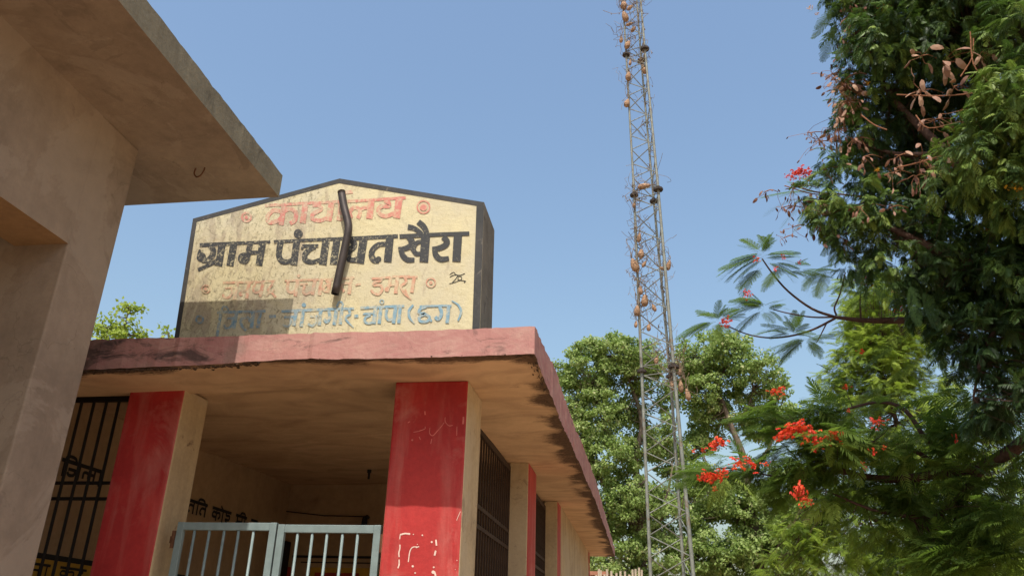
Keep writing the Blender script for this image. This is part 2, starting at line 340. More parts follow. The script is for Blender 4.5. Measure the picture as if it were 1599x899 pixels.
# ------------------------------------------------------------------ the office building
OB = empty('office_building', (-2.4, 4.6, 0)); OBL = (-2.4, 4.6, 0)
tag(OB, 'village office building with pink roof edge and red pillars, behind the grey double gate', 'building')
def part(mb, name, mats, parent=None, root=OB, rl=OBL, smooth=False):
    o = mb.build(name, mats, smooth=smooth)
    if parent is None: o.parent = root; child(o, rl)
    else: o.parent = parent
    return o
def zs(y): return float(np.interp(y, [4.1, 5.0, 7.4, 10.0, 12, 16.6], [3.0, 3.0, 3.07, 3.145, 3.15, 3.13]))
def zt(y): return float(np.interp(y, [4.1, 4.16, 5.3, 6.5, 8.0, 10.2, 16.6], [3.155, 3.156, 3.262, 3.262, 3.345, 3.42, 3.285]))
XF, YF = -0.547, 4.162
def roof():
    mb = MB(); X = np.linspace(-5.2, XF, 150); Y = np.concatenate([np.linspace(YF, 7, 70), np.linspace(7.1, 16.6, 90)])
    nx, ny = len(X), len(Y); rq = random.Random(21); wob = lambda a, s: 0.0030 * math.sin(a * 5 + s) + 0.0015 * math.sin(a * 31 + 2 * s) + rq.gauss(0, 0.0016) - (rq.random() < .05) * 0.007
    top = np.zeros((ny, nx), int); bot = np.zeros((ny, nx), int)
    for j, y in enumerate(Y):
        for i, x in enumerate(X):
            xx, yy = x, y
            if i == nx - 1: xx += wob(y, 1.0)
            if j == 0: yy += wob(x, 2.0)
            zb = zs(y) + 0.012 * math.sin(x * 2.1 + y) * math.sin(y * 1.3)
            if y < 4.7: zb += float(np.interp(x, [-5.2, -3.2, -2.5, -1.9, -0.5], [-0.04, -0.038, -0.028, 0.004, 0.0]))
            ztt = zt(y)
            if j == 0: ztt += .6 * wob(x, 4); zb += 0.25 * wob(x, 7)
            if i == nx - 1: ztt += wob(y, 5); zb += 0.3 * wob(y, 3)
            zinner = 3.12 if (j > 1 and i < nx - 2) else ztt
            bot[j, i] = len(mb.v); mb.v.append((xx, yy, zb)); top[j, i] = len(mb.v); mb.v.append((xx, yy, max(zinner, zb + 0.06)))
    for j in range(ny - 1):
        for i in range(nx - 1):
            mb.f.append((bot[j,i], bot[j+1,i], bot[j+1,i+1], bot[j,i+1])); mb.m.append(1)
            mb.f.append((top[j,i], top[j,i+1], top[j+1,i+1], top[j+1,i])); mb.m.append(2)
    for i in range(nx - 1):
        mb.f.append((bot[0,i], bot[0,i+1], top[0,i+1], top[0,i])); mb.m.append(0)
        mb.f.append((bot[-1,i+1], bot[-1,i], top[-1,i], top[-1,i+1])); mb.m.append(0)
    for j in range(ny - 1):
        mb.f.append((bot[j,-1], bot[j+1,-1], top[j+1,-1], top[j,-1])); mb.m.append(0)
        mb.f.append((bot[j+1,0], bot[j,0], top[j,0], top[j+1,0])); mb.m.append(0)
    return part(mb, 'roof_slab', [MAT['fascia'], MAT['soffit'], MAT['concrete']])
RS = roof()
# crumbled plaster hanging under the drip edge
cr = MB(); rr = random.Random(3)
for (x0, x1, dn) in ((-3.5, -2.15, 1.3), (-1.9, -1.5, 0.5), (-1.2, -0.56, 1.0)):
    for k in range(int(230 * (x1 - x0) * dn)):
        x = rr.uniform(x0, x1); y = YF + 0.004 + abs(rr.gauss(0, 0.022)); s = rr.uniform(0.002, 0.007)
        z = 3.0 + float(np.interp(x, [-3.2, -2.5, -1.9, -0.5], [-0.038, -0.028, 0.004, 0.0]))
        cr.tube([(x - s * 1.8, y, z - s * 0.2), (x, y + rr.uniform(-s, s), z - s * 0.5), (x + s * 1.8, y, z - s * 0.2)], [s * 0.4, s * 0.8, s * 0.3], 5)
for k in range(500):
    y = 4.3 + 11 * rr.random() ** 1.3; x = XF - 0.004 - abs(rr.gauss(0, 0.022)); s = rr.uniform(0.002, 0.007); z = zs(y)
    cr.tube([(x, y - s * 1.8, z - s * 0.2), (x, y, z - s * 0.5), (x, y + s * 1.8, z - s * 0.2)], [s * 0.4, s * 0.8, s * 0.3], 5)
tag(part(cr, 'flaking_plaster', simple('mouldy_plaster_crumbs', (0.07, 0.045, 0.03), 0.95, var=0.5, sc=30)), kind='stuff')

FL = 0.30
b = MB(); b.box(-4.05, -0.9, 4.45, 16.1, 0.0, FL); part(b, 'plinth', MAT['concrete'])
# pillars: -z +z -y +y -x +x
def pillar(x0, x1, y0, y1, z1, mi, mats=None):
    b = MB()
    nz = 14
    for k in range(nz):
        pass
    b.box(x0, x1, y0, y1, FL + 0.002, z1, mi)
    o = part(b, 'pillar', [MAT['beige'], MAT['red']]); bevel(o, 0.012, 2); return o
P1 = pillar(-1.47, -1.01, 4.626, 5.07, 2.997 + 0.004, [0, 0, 1, 0, 0, 0])
P1['label'] = 'corner pillar with bright red face half in sun'
P2 = pillar(-3.246, -2.86, 4.626, 4.93, 2.99, [0, 0, 1, 0, 0, 0]); P2['label'] = 'red faced pillar wholly in shade beside the barred window'
P3 = pillar(-1.19, -1.01, 7.40, 7.972, 3.075, [0, 0, 0, 0, 0, 1])
P4 = pillar(-1.178, -1.01, 10.07, 10.47, 3.15, [0, 0, 0, 0, 0, 1])
b = MB(); b.box(-1.20, -1.012, 10.472, 16.0, FL + 0.002, 3.15, [0] * 6); b.box(-3.99, -1.202, 15.8, 15.998, FL + 0.002, 3.14)
part(b, 'wall', MAT['beige'])
b = MB(); b.box(-1.19, -1.004, 16.0, 16.09, FL + 0.002, 3.14); b.box(-1.10, -1.003, 15.86, 15.995, FL + 0.004, 3.138); part(b, 'corner_band', MAT['red'])
b = MB(); b.box(-4.05, -3.85, 4.62, 15.797, FL + 0.002, 3.117, 0); LW = part(b, 'side_wall', MAT['interior'])
b = MB(); b.box(-3.848, -1.202, 8.65, 8.85, FL + 0.002, 3.145, 0); BW = part(b, 'back_wall', MAT['interior'])
# side grilles
def grille(y0, y1, x, z1, step):
    fr = MB(); zl = 0.95
    fr.box(x - 0.012, x + 0.012, y0, y1, z1 - 0.05, z1); fr.box(x - 0.012, x + 0.012, y0, y1, zl, zl + 0.04)
    fr.box(x - 0.012, x + 0.012, y0, y0 + 0.04, zl + 0.04, z1 - 0.05); fr.box(x - 0.012, x + 0.012, y1 - 0.04, y1, zl + 0.04, z1 - 0.05)
    f = part(fr, 'window_grille', MAT['brown_iron'])
    nb = int((y1 - y0) / step); me = None
    for k in range(1, nb):
        y = y0 + k * (y1 - y0) / nb
        if me is None:
            m = MB(); m.box(-0.006, 0.006, -0.010, 0.010, zl + 0.04, z1 - 0.05); o = m.build('bar', MAT['brown_iron']); me = o.data
        else: o = bpy.data.objects.new('bar', me); COL.objects.link(o)
        o.location = (x, y, 0); o.parent = f
    for z in (2.30, 2.44, 1.3):
        m = MB(); m.box(x + 0.008, x + 0.014, y0 + 0.04, y1 - 0.04, z, z + 0.03); o = m.build('crossbar', MAT['brown_iron'], f)
    w = MB(); w.box(-1.19, -1.03, y0 + 0.003, y1 - 0.003, FL + 0.002, 0.949); part(w, 'sill_wall', MAT['beige'])
    return f
grille(5.07, 7.40, -1.19, 3.035, 0.105)
grille(7.972, 10.07, -1.17, 3.09, 0.11)
b = MB(); b.box(-1.26, -1.22, 7.98, 10.06, 0.95, 3.09); part(b, 'shutter', MAT['iron'])

# front left window grille
fr = MB(); fr.box(-3.85, -3.247, 4.79, 4.815, 2.955, 3.0); fr.box(-3.85, -3.247, 4.79, 4.815, 0.95, 0.99); fr.box(-3.85, -3.82, 4.791, 4.814, 0.99, 2.955); fr.box(-3.275, -3.247, 4.791, 4.814, 0.99, 2.955)
LG = part(fr, 'window_grille', MAT['iron'])
for k in range(7):
    x = -3.795 + 0.0915 * k
    if k == 0:
        m = MB(); m.tube([(0, 0, 0.99), (0, 0, 2.955)], 0.010, 6); o = m.build('bar', MAT['iron'], LG); bme = o.data
    else: o = bpy.data.objects.new('bar', bme); COL.objects.link(o); o.parent = LG
    o.location = (x, 4.80, 0)
for z in (2.41, 2.31, 1.7):
    m = MB(); m.box(-3.85, -3.247, 4.811, 4.817, z, z + 0.022); m.build('crossbar', MAT['iron'], LG)
b = MB(); b.box(-3.85, -3.247, 4.70, 4.88, FL + 0.002, 0.949); part(b, 'sill_wall', MAT['beige'])

# ------------------------------------------------------------------ brush lettering: strokes in plane coordinates, extruded a few mm
def stroke_mesh(mb, pts2, wd, to3, thick, square=True):
    """flat ribbon along pts2 with half-widths wd, carried to a plane by to3(u, v, depth)"""
    P = [np.array(p, float) for p in pts2]
    if len(P) == 1:
        c = P[0]; n = 18; r = wd if not hasattr(wd, '__len__') else wd[0]
        vs = [to3(c[0] + r * math.cos(2*math.pi*k/n), c[1] + r * math.sin(2*math.pi*k/n), thick) for k in range(n)]
        mb.add(vs, [tuple(range(n))]); return
    if not hasattr(wd, '__len__'): wd = [wd] * len(P)
    if len(P) > 2:
        W = catmull([(w_,) for w_ in wd], 5); P = catmull(P, 5); wd = [float(x[0]) for x in W]
    L, R = [], []
    for i in range(len(P)):
        t = P[min(i+1, len(P)-1)] - P[max(i-1, 0)]; t /= np.linalg.norm(t) + 1e-9; nrm = np.array([-t[1], t[0]])
        L.append(P[i] + nrm * wd[i]); R.append(P[i] - nrm * wd[i])
    vs = [to3(p[0], p[1], thick) for p in L] + [to3(p[0], p[1], thick) for p in R]; n = len(P)
    mb.add(vs, [(i, i+1, n+i+1, n+i) for i in range(n-1)])

SY = 4.79
REG = {1: (300, 290, 6.421), 2: (410, 290, 6.421), 3: (530, 290, 6.421), 4: (620, 310, 6.421), 5: (270, 420, 8.17), 6: (390, 420, 8.17), 7: (510, 420, 8.17), 8: (630, 410, 8.17)}
class Row:
    def __init__(s): s.mb = MB(); s.k = 0
    def st(s, reg, pts, w):
        ox, oy, sc = REG[reg]; s.k += 1
        d = 0.0022 + 0.00006 * s.k
        def to3(u, v, _): return onY(u, v, SY - d)
        wd = [x / 2 / sc for x in w] if hasattr(w, '__len__') else w / 2 / sc
        stroke_mesh(s.mb, [(ox + u / sc, oy + v / sc) for u, v in pts], wd, to3, 0)
    def ring(s, reg, c, r, w, blob=0):
        n = 14; s.st(reg, [(c[0] + r * math.cos(2*math.pi*k/n), c[1] + r * math.sin(2*math.pi*k/n)) for k in range(n+1)], w)
        if blob: s.st(reg, [c], blob * 2)

# ---- sign board
SB = empty('sign_board', (-2.07, 5.0, 3.12)); SBL = (-2.07, 5.0, 3.12)
tag(SB, 'cream gabled signboard with black and red Hindi lettering standing on the roof edge', 'sign')
outline = [(-3.165, 3.13), (-3.165, 4.322), (-2.075, 4.592), (-1.0, 4.332), (-0.985, 3.13)]
# slightly skewed left edge as built
outline[0] = (-3.105, 3.13)
mb = MB()
D = 0.42
nO = len(outline)
mb.add([(x, SY, z) for x, z in outline] + [(x, SY + D, z) for x, z in outline],
       [tuple(range(nO)), tuple(range(2*nO-1, nO-1, -1))] + [(i, i + nO, (i+1) % nO + nO, (i+1) % nO) for i in range(nO)], 0)
mb.m = [0, 1] + [1] * nO
o = part(mb, 'board', [MAT['cream'], MAT['sign_edge']], root=SB, rl=SBL); 
def band(p, q, w1, w2, inn):
    return None
brd = MB()
def quad(a, b_, c, d, y): brd.add([(p[0], y, p[1]) for p in (a, b_, c, d)], [(0, 1, 2, 3)])
t1, t2 = 0.036, 0.040
quad((-3.165+0.001, 4.322), (-3.105+0.001, 3.14), (-3.105+t1, 3.14), (-3.165+t1, 4.322-0.02), SY-0.0016)
quad((-3.165, 4.322), (-3.165+t1, 4.322-0.028), (-2.075, 4.592-t2), (-2.075, 4.591), SY-0.0019)
quad((-2.075, 4.591), (-2.075, 4.592-t2), (-1.0-0.03, 4.332-t2+0.008), (-1.0, 4.331), SY-0.0019)
quad((-1.0, 4.331), (-1.0-0.052, 4.331-0.03), (-0.985-0.050, 3.14), (-0.986, 3.14), SY-0.0022)
part(brd, 'black_border', MAT['border'], root=SB, rl=SBL)

def letters(row, name, mat, label):
    o = part(row.mb, name, mat, root=SB, rl=SBL); o['label'] = label; return o
# row 1: karyalay
r = Row()
r.st(2, [(25, 200), (400, 178), (770, 160)], 30); r.st(3, [(80, 157), (380, 140), (665, 120)], 30)
r.st(2, [(215, 195), (200, 300), (185, 395)], 50); r.st(2, [(190, 262), (110, 250), (50, 310), (68, 368), (150, 352), (196, 310)], 42)
r.st(2, [(205, 262), (275, 232), (332, 270), (325, 345), (275, 380)], 44); r.st(2, [(430, 185), (400, 375)], 60)
r.st(2, [(500, 196), (560, 196), (588, 235), (545, 262), (505, 285), (500, 330), (570, 350), (655, 318)], 40); r.st(2, [(692, 172), (662, 355)], 60)
r.st(2, [(792, 165), (768, 350)], 56); r.st(3, [(62, 68), (132, 60)], 34)
r.st(3, [(118, 325), (105, 270), (140, 222), (195, 232), (205, 280), (185, 330)], 40); r.st(3, [(195, 255), (240, 225), (300, 215)], 38)
r.st(3, [(320, 150), (300, 332)], 66)
r.st(3, [(450, 150), (490, 165), (495, 205), (430, 205), (392, 235), (405, 285), (470, 305), (560, 270)], 42); r.st(3, [(600, 130), (572, 325)], 70)
r.ring(1, (545, 315), 44, 22, 22); r.ring(4, (265, 85), 62, 16, 40)
letters(r, 'red_heading', MAT['paint_red'], 'faded red word at the top of the signboard')
# row 2: gram panchayat khaira
r = Row()
r.st(1, [(75, 596), (430, 578), (785, 562)], [42, 36, 28])
r.st(1, [(180, 600), (212, 650), (200, 705), (150, 748), (95, 755)], [52, 58, 58, 50, 40]); r.st(1, [(92, 715)], 96); r.st(1, [(78, 640), (70, 700)], [20, 50])
r.st(1, [(300, 590), (265, 806)], 72); r.st(1, [(262, 748), (170, 790), (110, 822), (58, 842)], [50, 42, 36, 40])
r.st(1, [(418, 585), (378, 805)], 72)
r.st(1, [(585, 572), (568, 650), (552, 720), (520, 765)], 58); r.st(1, [(518, 728)], 120); r.st(1, [(550, 672), (690, 668)], 40); r.st(1, [(708, 570), (668, 800)], 70)
r.st(2, [(115, 562), (450, 545), (880, 527)], [34, 32, 34]); r.st(3, [(85, 533), (330, 518), (586, 505)], [44, 38, 40])
r.st(2, [(182, 565), (168, 640), (165, 705), (195, 755), (250, 762), (310, 735)], [62, 60, 60, 56, 50, 40]); r.st(2, [(342, 560), (312, 797)], 70); r.st(2, [(358, 480)], 92)
r.st(2, [(398, 606), (560, 602)], 36); r.st(2, [(530, 612), (470, 640), (425, 690), (432, 745), (500, 765), (590, 735)], [40, 50, 55, 56, 46, 36]); r.st(2, [(402, 610), (395, 640)], 24)
r.st(2, [(637, 550), (602, 792)], 76); r.st(2, [(745, 548), (708, 788)], 72)
r.st(3, [(125, 545), (150, 585), (130, 625), (85, 640)], 60); r.st(3, [(70, 690), (95, 735), (150, 745), (215, 715)], 52); r.st(2, [(885, 640), (858, 690), (880, 740), (960, 745)], 50); r.st(3, [(243, 530), (205, 778)], 80)
r.st(3, [(470, 585), (395, 590), (335, 640), (322, 700), (350, 745), (398, 755)], [44, 52, 56, 60, 62, 40]); r.st(3, [(392, 735)], 56); r.st(3, [(507, 510), (483, 765)], 78)
r.st(4, [(25, 380), (370, 362), (725, 350)], [44, 40, 42])
r.st(4, [(110, 385), (150, 425), (140, 468), (80, 500), (12, 508)], [52, 56, 56, 52, 44]); r.st(4, [(40, 515), (58, 570), (105, 612), (175, 614)], [50, 56, 54, 44])
r.st(4, [(130, 420), (150, 500), (205, 560)], 40)
r.st(4, [(250, 428), (195, 446), (165, 500), (190, 552), (245, 550)], [40, 44, 46, 46, 40]); r.st(4, [(287, 380), (268, 637)], 88)
r.st(4, [(108, 285), (165, 295), (225, 335), (262, 385)], [56, 48, 46, 50]); r.st(4, [(212, 232), (262, 275), (292, 330), (300, 385)], [56, 58, 54, 46])
r.st(4, [(462, 385), (500, 428), (480, 470), (410, 500), (352, 505)], [54, 60, 58, 54, 44]); r.st(4, [(375, 515), (392, 570), (440, 608), (520, 598)], [50, 58, 56, 46])
r.st(4, [(610, 370), (595, 632)], 84)
letters(r, 'black_name_lettering', MAT['paint_black'], 'large black words across the signboard')
# row 3
r = Row()
r.st(5, [(640, 176), (1062, 162)], 30); r.st(6, [(0, 172), (330, 152)], 28)
r.st(5, [(822, 172), (785, 392)], 42); r.st(5, [(668, 242), (800, 238)], 26); r.st(5, [(755, 240), (752, 305), (710, 362), (655, 358), (638, 318)], 32)
r.st(5, [(868, 318)], 56); r.st(5, [(872, 285), (962, 275)], 26); r.st(5, [(972, 172), (938, 375)], 44)
r.st(6, [(62, 180), (48, 270), (88, 300), (150, 272)], 36); r.st(6, [(172, 165), (132, 355)], 44)
r.st(6, [(300, 165), (272, 215), (235, 262), (262, 290), (310, 262)], 32); r.st(6, [(262, 290), (300, 320), (330, 362)], 30); r.st(6, [(210, 345), (262, 290)], 22)
r.st(6, [(450, 150), (700, 140), (1062, 130)], 28)
r.st(6, [(492, 160), (480, 260), (525, 300), (600, 268)], 36); r.st(6, [(612, 150), (578, 345)], 46); r.st(6, [(625, 88)], 44)
r.st(6, [(640, 198), (740, 186)], 26); r.st(6, [(700, 205), (682, 280), (715, 318), (800, 285)], 34); r.st(6, [(832, 145), (800, 330)], 44); r.st(6, [(912, 140), (888, 335)], 46)
r.st(6, [(975, 145), (1000, 190), (950, 225), (945, 275), (1020, 290)], 34); r.st(7, [(45, 125), (18, 305)], 42)
r.st(7, [(195, 118), (352, 108)], 28); r.st(7, [(300, 175), (220, 185), (190, 235), (225, 290)], 34); r.st(7, [(312, 115), (288, 320)], 44); r.st(7, [(368, 205), (432, 190)], 28)
r.st(7, [(575, 125), (820, 104)], 28); r.st(7, [(690, 120), (690, 150), (615, 165), (600, 205), (680, 205), (712, 255), (665, 320), (600, 305), (568, 262)], 34)
r.st(7, [(835, 100), (1062, 92)], 28); r.st(8, [(0, 188), (178, 182)], 26)
r.st(7, [(815, 112), (800, 200), (768, 285)], 40); r.st(7, [(770, 260)], 60); r.st(7, [(800, 205), (900, 198)], 30); r.st(7, [(905, 100), (880, 312)], 46)
r.st(7, [(1000, 108), (1015, 165), (952, 215), (960, 260), (1000, 320), (1062, 372)], [34, 36, 34, 32, 28, 20]); r.st(8, [(20, 340), (60, 430), (100, 472)], [22, 20, 12]); r.st(8, [(137, 185), (105, 382)], 44)
r.ring(8, (350, 255), 56, 18, 22); r.ring(5, (420, 255), 50, 14, 26)
letters(r, 'pale_red_lettering', MAT['paint_pale_red'], 'faint red words below the black ones')
# row 4
r = Row()
r.st(5, [(560, 552), (1062, 540)], 34); r.st(6, [(0, 546), (200, 535)], 32)
r.st(5, [(615, 540), (590, 700), (560, 860)], 38); r.st(5, [(612, 545), (640, 480), (690, 490), (712, 540)], 24)
r.st(5, [(685, 632), (790, 622)], 30); r.st(5, [(755, 628), (758, 700), (715, 755), (665, 748), (652, 705)], 32); r.st(5, [(812, 555), (775, 765)], 44)
r.st(5, [(905, 615), (865, 660), (885, 730), (935, 785)], 36); r.st(5, [(900, 625), (960, 620), (985, 680)], 34); r.st(5, [(1025, 560), (1000, 755)], 46); r.st(6, [(10, 640), (40, 650)], 50)
r.st(6, [(135, 545), (102, 752)], 44); r.st(6, [(248, 605), (335, 602)], 40)
r.st(6, [(400, 540), (700, 525), (1062, 510)], 36); r.st(6, [(438, 615), (570, 608)], 30); r.st(6, [(515, 612), (522, 675), (478, 730), (420, 712)], 32)
r.st(6, [(592, 540), (560, 722)], 46); r.st(6, [(682, 538), (655, 735)], 44); r.st(6, [(690, 458)], 56)
r.st(6, [(768, 605), (870, 598)], 28); r.st(6, [(838, 600), (846, 668), (800, 724), (742, 698)], 32); r.st(6, [(906, 530), (885, 718)], 46)
r.st(6, [(1010, 530), (1020, 610), (985, 675), (945, 640)], 40); r.st(7, [(0, 655), (25, 660)], 50); r.st(7, [(0, 512), (350, 503)], 32)
r.st(7, [(127, 510), (95, 712)], 46); r.st(7, [(197, 510), (172, 706)], 42); r.st(7, [(190, 505), (205, 440), (160, 415), (130, 480)], 24)
r.st(7, [(285, 515), (298, 575), (245, 615), (258, 660), (345, 745)], [34, 34, 32, 28, 16]); r.st(7, [(352, 603), (405, 598)], 40)
r.st(7, [(430, 495), (700, 482), (990, 470)], 34); r.st(7, [(462, 572), (590, 562)], 28); r.st(7, [(560, 585), (495, 620), (490, 672), (540, 692), (612, 665)], 32); r.st(7, [(627, 490), (600, 697)], 50)
r.st(7, [(692, 490), (670, 697)], 44); r.ring(7, (705, 415), 24, 16); r.st(7, [(772, 500), (757, 585), (785, 645), (850, 640)], 36); r.st(7, [(882, 490), (852, 692)], 46); r.st(7, [(938, 490), (920, 690)], 42)
r.st(8, [(125, 538), (72, 610), (78, 700), (140, 775)], [26, 34, 30, 14]); r.st(8, [(205, 558), (410, 550), (612, 550)], 26)
r.st(8, [(290, 560), (215, 590), (200, 640), (275, 650), (205, 690), (215, 745), (305, 745), (330, 690), (285, 662)], 36); r.st(8, [(465, 560), (485, 650), (445, 720), (405, 690)], 44); r.st(8, [(350, 738)], 34)
r.st(8, [(577, 555), (557, 770)], 44); r.st(8, [(615, 485), (700, 540), (735, 630), (695, 740)], [12, 26, 32, 20]); r.ring(5, (340, 640), 44, 26)
letters(r, 'blue_lettering', MAT['paint_blue'], 'washed-out blue words along the bottom of the signboard')
r = Row()
for pts in ([(590, 152), (640, 122), (668, 150), (720, 160), (785, 138)], [(590, 184), (640, 160), (690, 160), (660, 215), (625, 250)], [(690, 175), (740, 180), (735, 220), (695, 215), (700, 190)], [(585, 268), (640, 255), (720, 228), (790, 235), (770, 255)]):
    r.st(8, pts, 9)
letters(r, 'marker_scrawl', MAT['paint_marker'], 'small black scrawl near the right edge of the signboard')

# ---- bent pipe
pp = [onY(533, 299, SY - 0.06), onY(537, 322, SY - 0.062), onY(543, 346, SY - 0.065), onY(544, 358, SY - 0.065), onY(541, 375, SY - 0.06), onY(533, 412, SY - 0.05), onY(523, 459, SY - 0.038)]
mb = MB(); P = catmull(pp, 4); mb.tube(P, 0.0275, 14, cap=False)
Pi = [p for p in P]; mb.tube(Pi, 0.0225, 14, 1, cap=False)
n = 14; last = (len(P) - 1) * n; oi = len(P) * n
for k in range(n):
    mb.f.append((last + k, last + (k+1) % n, oi + last + (k+1) % n, oi + last + k)); mb.m.append(0)
    mb.f.append((k, (k+1) % n, oi + (k+1) % n, oi + k)); mb.m.append(0)
o = mb.build('metal_pipe', [MAT['pipe'], MAT['iron']], smooth=True, origin=tuple(pp[0]))
tag(o, 'dark bent pipe hanging down the middle of the cream signboard', 'pipe')

# ------------------------------------------------------------------ gate
GA = empty('double_gate', (-2.12, 4.6, FL)); GL = (-2.12, 4.6, FL)
tag(GA, 'grey painted steel double gate closed between the two red pillars', 'gate')
def leaf(x0, x1, bars, zt_, y):
    f = MB(); w1 = 0.042
    f.box(x0, x0 + w1, y - 0.015, y + 0.015, 0.36, zt_); f.box(x1 - w1, x1, y - 0.015, y + 0.015, 0.36, zt_)
    f.box(x0 + w1, x1 - w1, y - 0.014, y + 0.014, zt_ - 0.046, zt_ - 0.001); f.box(x0 + w1, x1 - w1, y - 0.014, y + 0.014, 0.36, 0.40); f.box(x0 + w1, x1 - w1, y - 0.014, y + 0.014, 1.18, 1.22)
    o = part(f, 'gate_leaf', MAT['gate'], root=GA, rl=GL); bevel(o, 0.003, 2); me = None
    for x in bars:
        if me is None:
            m = MB(); m.tube([(0, 0, 0.38), (0, 0, zt_ - 0.03)], 0.0085, 8); bo = m.build('bar', MAT['gate'], o, smooth=True); me = bo.data
        else: bo = bpy.data.objects.new('bar', me); COL.objects.link(bo); bo.parent = o
        bo.location = (x, y, 0)
leaf(-2.752, -2.124, [-2.642, -2.547, -2.453, -2.362, -2.268], 2.160, 4.66)
for hx_, hz_ in ((-2.768, 2.06), (-1.476, 2.05)):
    m = MB(); m.tube([(hx_, 4.655, hz_ - .05), (hx_, 4.655, hz_ + .05)], .013, 8); m.box(hx_ - .03, hx_ + .03, 4.668, 4.676, hz_ - .02, hz_ + .02); part(m, 'hinge', MAT['rust'], root=GA, rl=GL)
leaf(-2.112, -1.486, [-1.990, -1.900, -1.810, -1.716, -1.625], 2.150, 4.655)

# ------------------------------------------------------------------ scratches and dashes on the corner pillar
sc = MB(); kk = [0]
def scr(z0, pts, w, ox, oy, s):
    kk[0] += 1
    d = 0.0015 + 0.00005 * kk[0]
    stroke_mesh(sc, [(ox + u / s, oy + v / s) for u, v in pts], w / 2 / s, lambda u, v, _: onY(u, v, 4.626 - d), 0)
for pts, w_ in (([(160, 480), (210, 468), (262, 472)], 16), ([(162, 478), (156, 525)], 9), ([(158, 580), (158, 620), (148, 660), (150, 705)], 12), ([(150, 730), (150, 780), (138, 818)], 13),
               ([(345, 603), (290, 605), (262, 640), (250, 700), (243, 755)], 10), ([(352, 598), (320, 612)], 10), ([(522, 530), (528, 590)], 16), ([(520, 640), (508, 690)], 18),
               ([(295, 476)], 12), ([(385, 485)], 16), ([(480, 553)], 20), ([(335, 577)], 10), ([(288, 798)], 22), ([(312, 866)], 18), ([(500, 808)], 18), ([(495, 858)], 34), ([(505, 850), (520, 895)], 18),
               ([(770, 245), (745, 300), (732, 335)], 5), ([(735, 740)], 10), ([(718, 832)], 8)):
    scr(0, pts, w_, 600, 760, 6.47)
o = sc.build('whitewash_marks', MAT['chalk']); o.parent = P1; o['kind'] = 'stuff'
sc2 = sc = MB()
for pts, w_ in (([(200, 530), (250, 520), (300, 500), (303, 480)], 7), ([(345, 490), (342, 540), (370, 560), (410, 520), (445, 480), (470, 445)], 7), ([(478, 400), (480, 440), (510, 472), (545, 470)], 7),
               ([(582, 480), (580, 560)], 6), ([(300, 345), (303, 378)], 10), ([(150, 448), (170, 435)], 8), ([(190, 598)], 18), ([(360, 590), (352, 632)], 8), ([(640, 395), (636, 460)], 16), ([(250, 570), (262, 595)], 8)):
    scr(0, pts, w_, 610, 580, 5.62)
o = sc.build('scratch_marks', simple('pale_red_scratch', (0.60, 0.16, 0.14), 0.9, var=0.3, sc=50)); o.parent = P1; o['kind'] = 'stuff'

# ------------------------------------------------------------------ writing on the inner walls
GLY = {
 'ja': (0.9, [[(0.1, .55), (.6, .55)], [(.5, .55), (.45, .25), (.2, .18), (.08, .35)], [(.72, 1), (.72, 0)]]),
 'i': (0.35, [[(.2, 0), (.2, 1)], [(.2, 1), (.3, 1.3), (.7, 1.3), (.85, 1.0)]]),
 'ii': (0.35, [[(.15, 0), (.15, 1)], [(.15, 1), (.05, 1.3), (-.3, 1.3), (-.45, 1.0)]]),
 'la': (0.9, [[(.08, .2), (.1, .6), (.35, .6), (.38, .3)], [(.38, .55), (.7, .6)], [(.72, 1), (.72, 0)]]),
 'aa': (0.35, [[(.18, 1), (.18, 0)]]),
 'sta': (1.1, [[(.1, 1), (.3, .75), (.08, .5), (.35, .1)], [(.3, .6), (.6, .6)], [(.62, .6), (.55, .2), (.75, .15)], [(.9, 1), (.9, 0)]]),
 'ra': (0.6, [[(.25, 1), (.4, .75), (.15, .5), (.45, .05)]]),
 'ya': (0.8, [[(.12, 1), (.3, .75), (.12, .45), (.35, .25), (.6, .4)], [(.62, 1), (.62, 0)]]),
 'va': (0.8, [[(.6, .65), (.25, .7), (.12, .4), (.35, .25), (.6, .4)], [(.62, 1), (.62, 0)]]),
 'ka': (0.9, [[(.45, 1), (.45, 0)], [(.45, .65), (.15, .7), (.1, .35), (.42, .3)], [(.45, .65), (.75, .7), (.8, .4), (.65, .2)]]),
 'ta': (0.75, [[(.6, .65), (.25, .65), (.12, .3), (.3, .12)], [(.6, 1), (.6, 0)]]),
 'o': (0.35, [[(.18, 1), (.18, 0)], [(.18, 1), (-.1, 1.35)]]),
 'bha': (0.9, [[(.2, 1), (.22, .5), (.08, .3)], [(.2, .5), (.7, .5)], [(.72, 1), (.72, 0)]]),
 'na': (0.8, [[(.12, .5), (.6, .5)], [(.15, .45), (.22, .35)], [(.62, 1), (.62, 0)]]),
 'ee': (0.7, [[(.2, 1), (.2, .7), (.55, .7), (.5, .35), (.15, .35), (.4, 0)]]),
 'sp': (0.5, []),
}
def wall_text(words, y0, y1, zhead, h, wst, parent, name, mat, X=-3.8475):
    tot = sum(GLY[g_][0] for g_ in words); s = (y1 - y0) / tot; mb = MB(); y = y0; k = 0; seg = y0
    def to3(u, v, _): return (X + 0.00012 * k, u, v)
    for g_ in words:
        wd_, strokes = GLY[g_]
        if g_ == 'sp':
            k += 1; stroke_mesh(mb, [(seg, zhead), (y, zhead)], wst * 0.6, to3, 0); y += wd_ * s; seg = y; continue
        for st_ in strokes:
            k += 1; stroke_mesh(mb, [(y + a * s, zhead - h + b_ * h) for a, b_ in st_], wst * 0.5, to3, 0)
        y += wd_ * s
    k += 1; stroke_mesh(mb, [(seg, zhead), (y, zhead)], wst * 0.6, to3, 0)
    o = mb.build(name, mat); o.parent = LW; return o
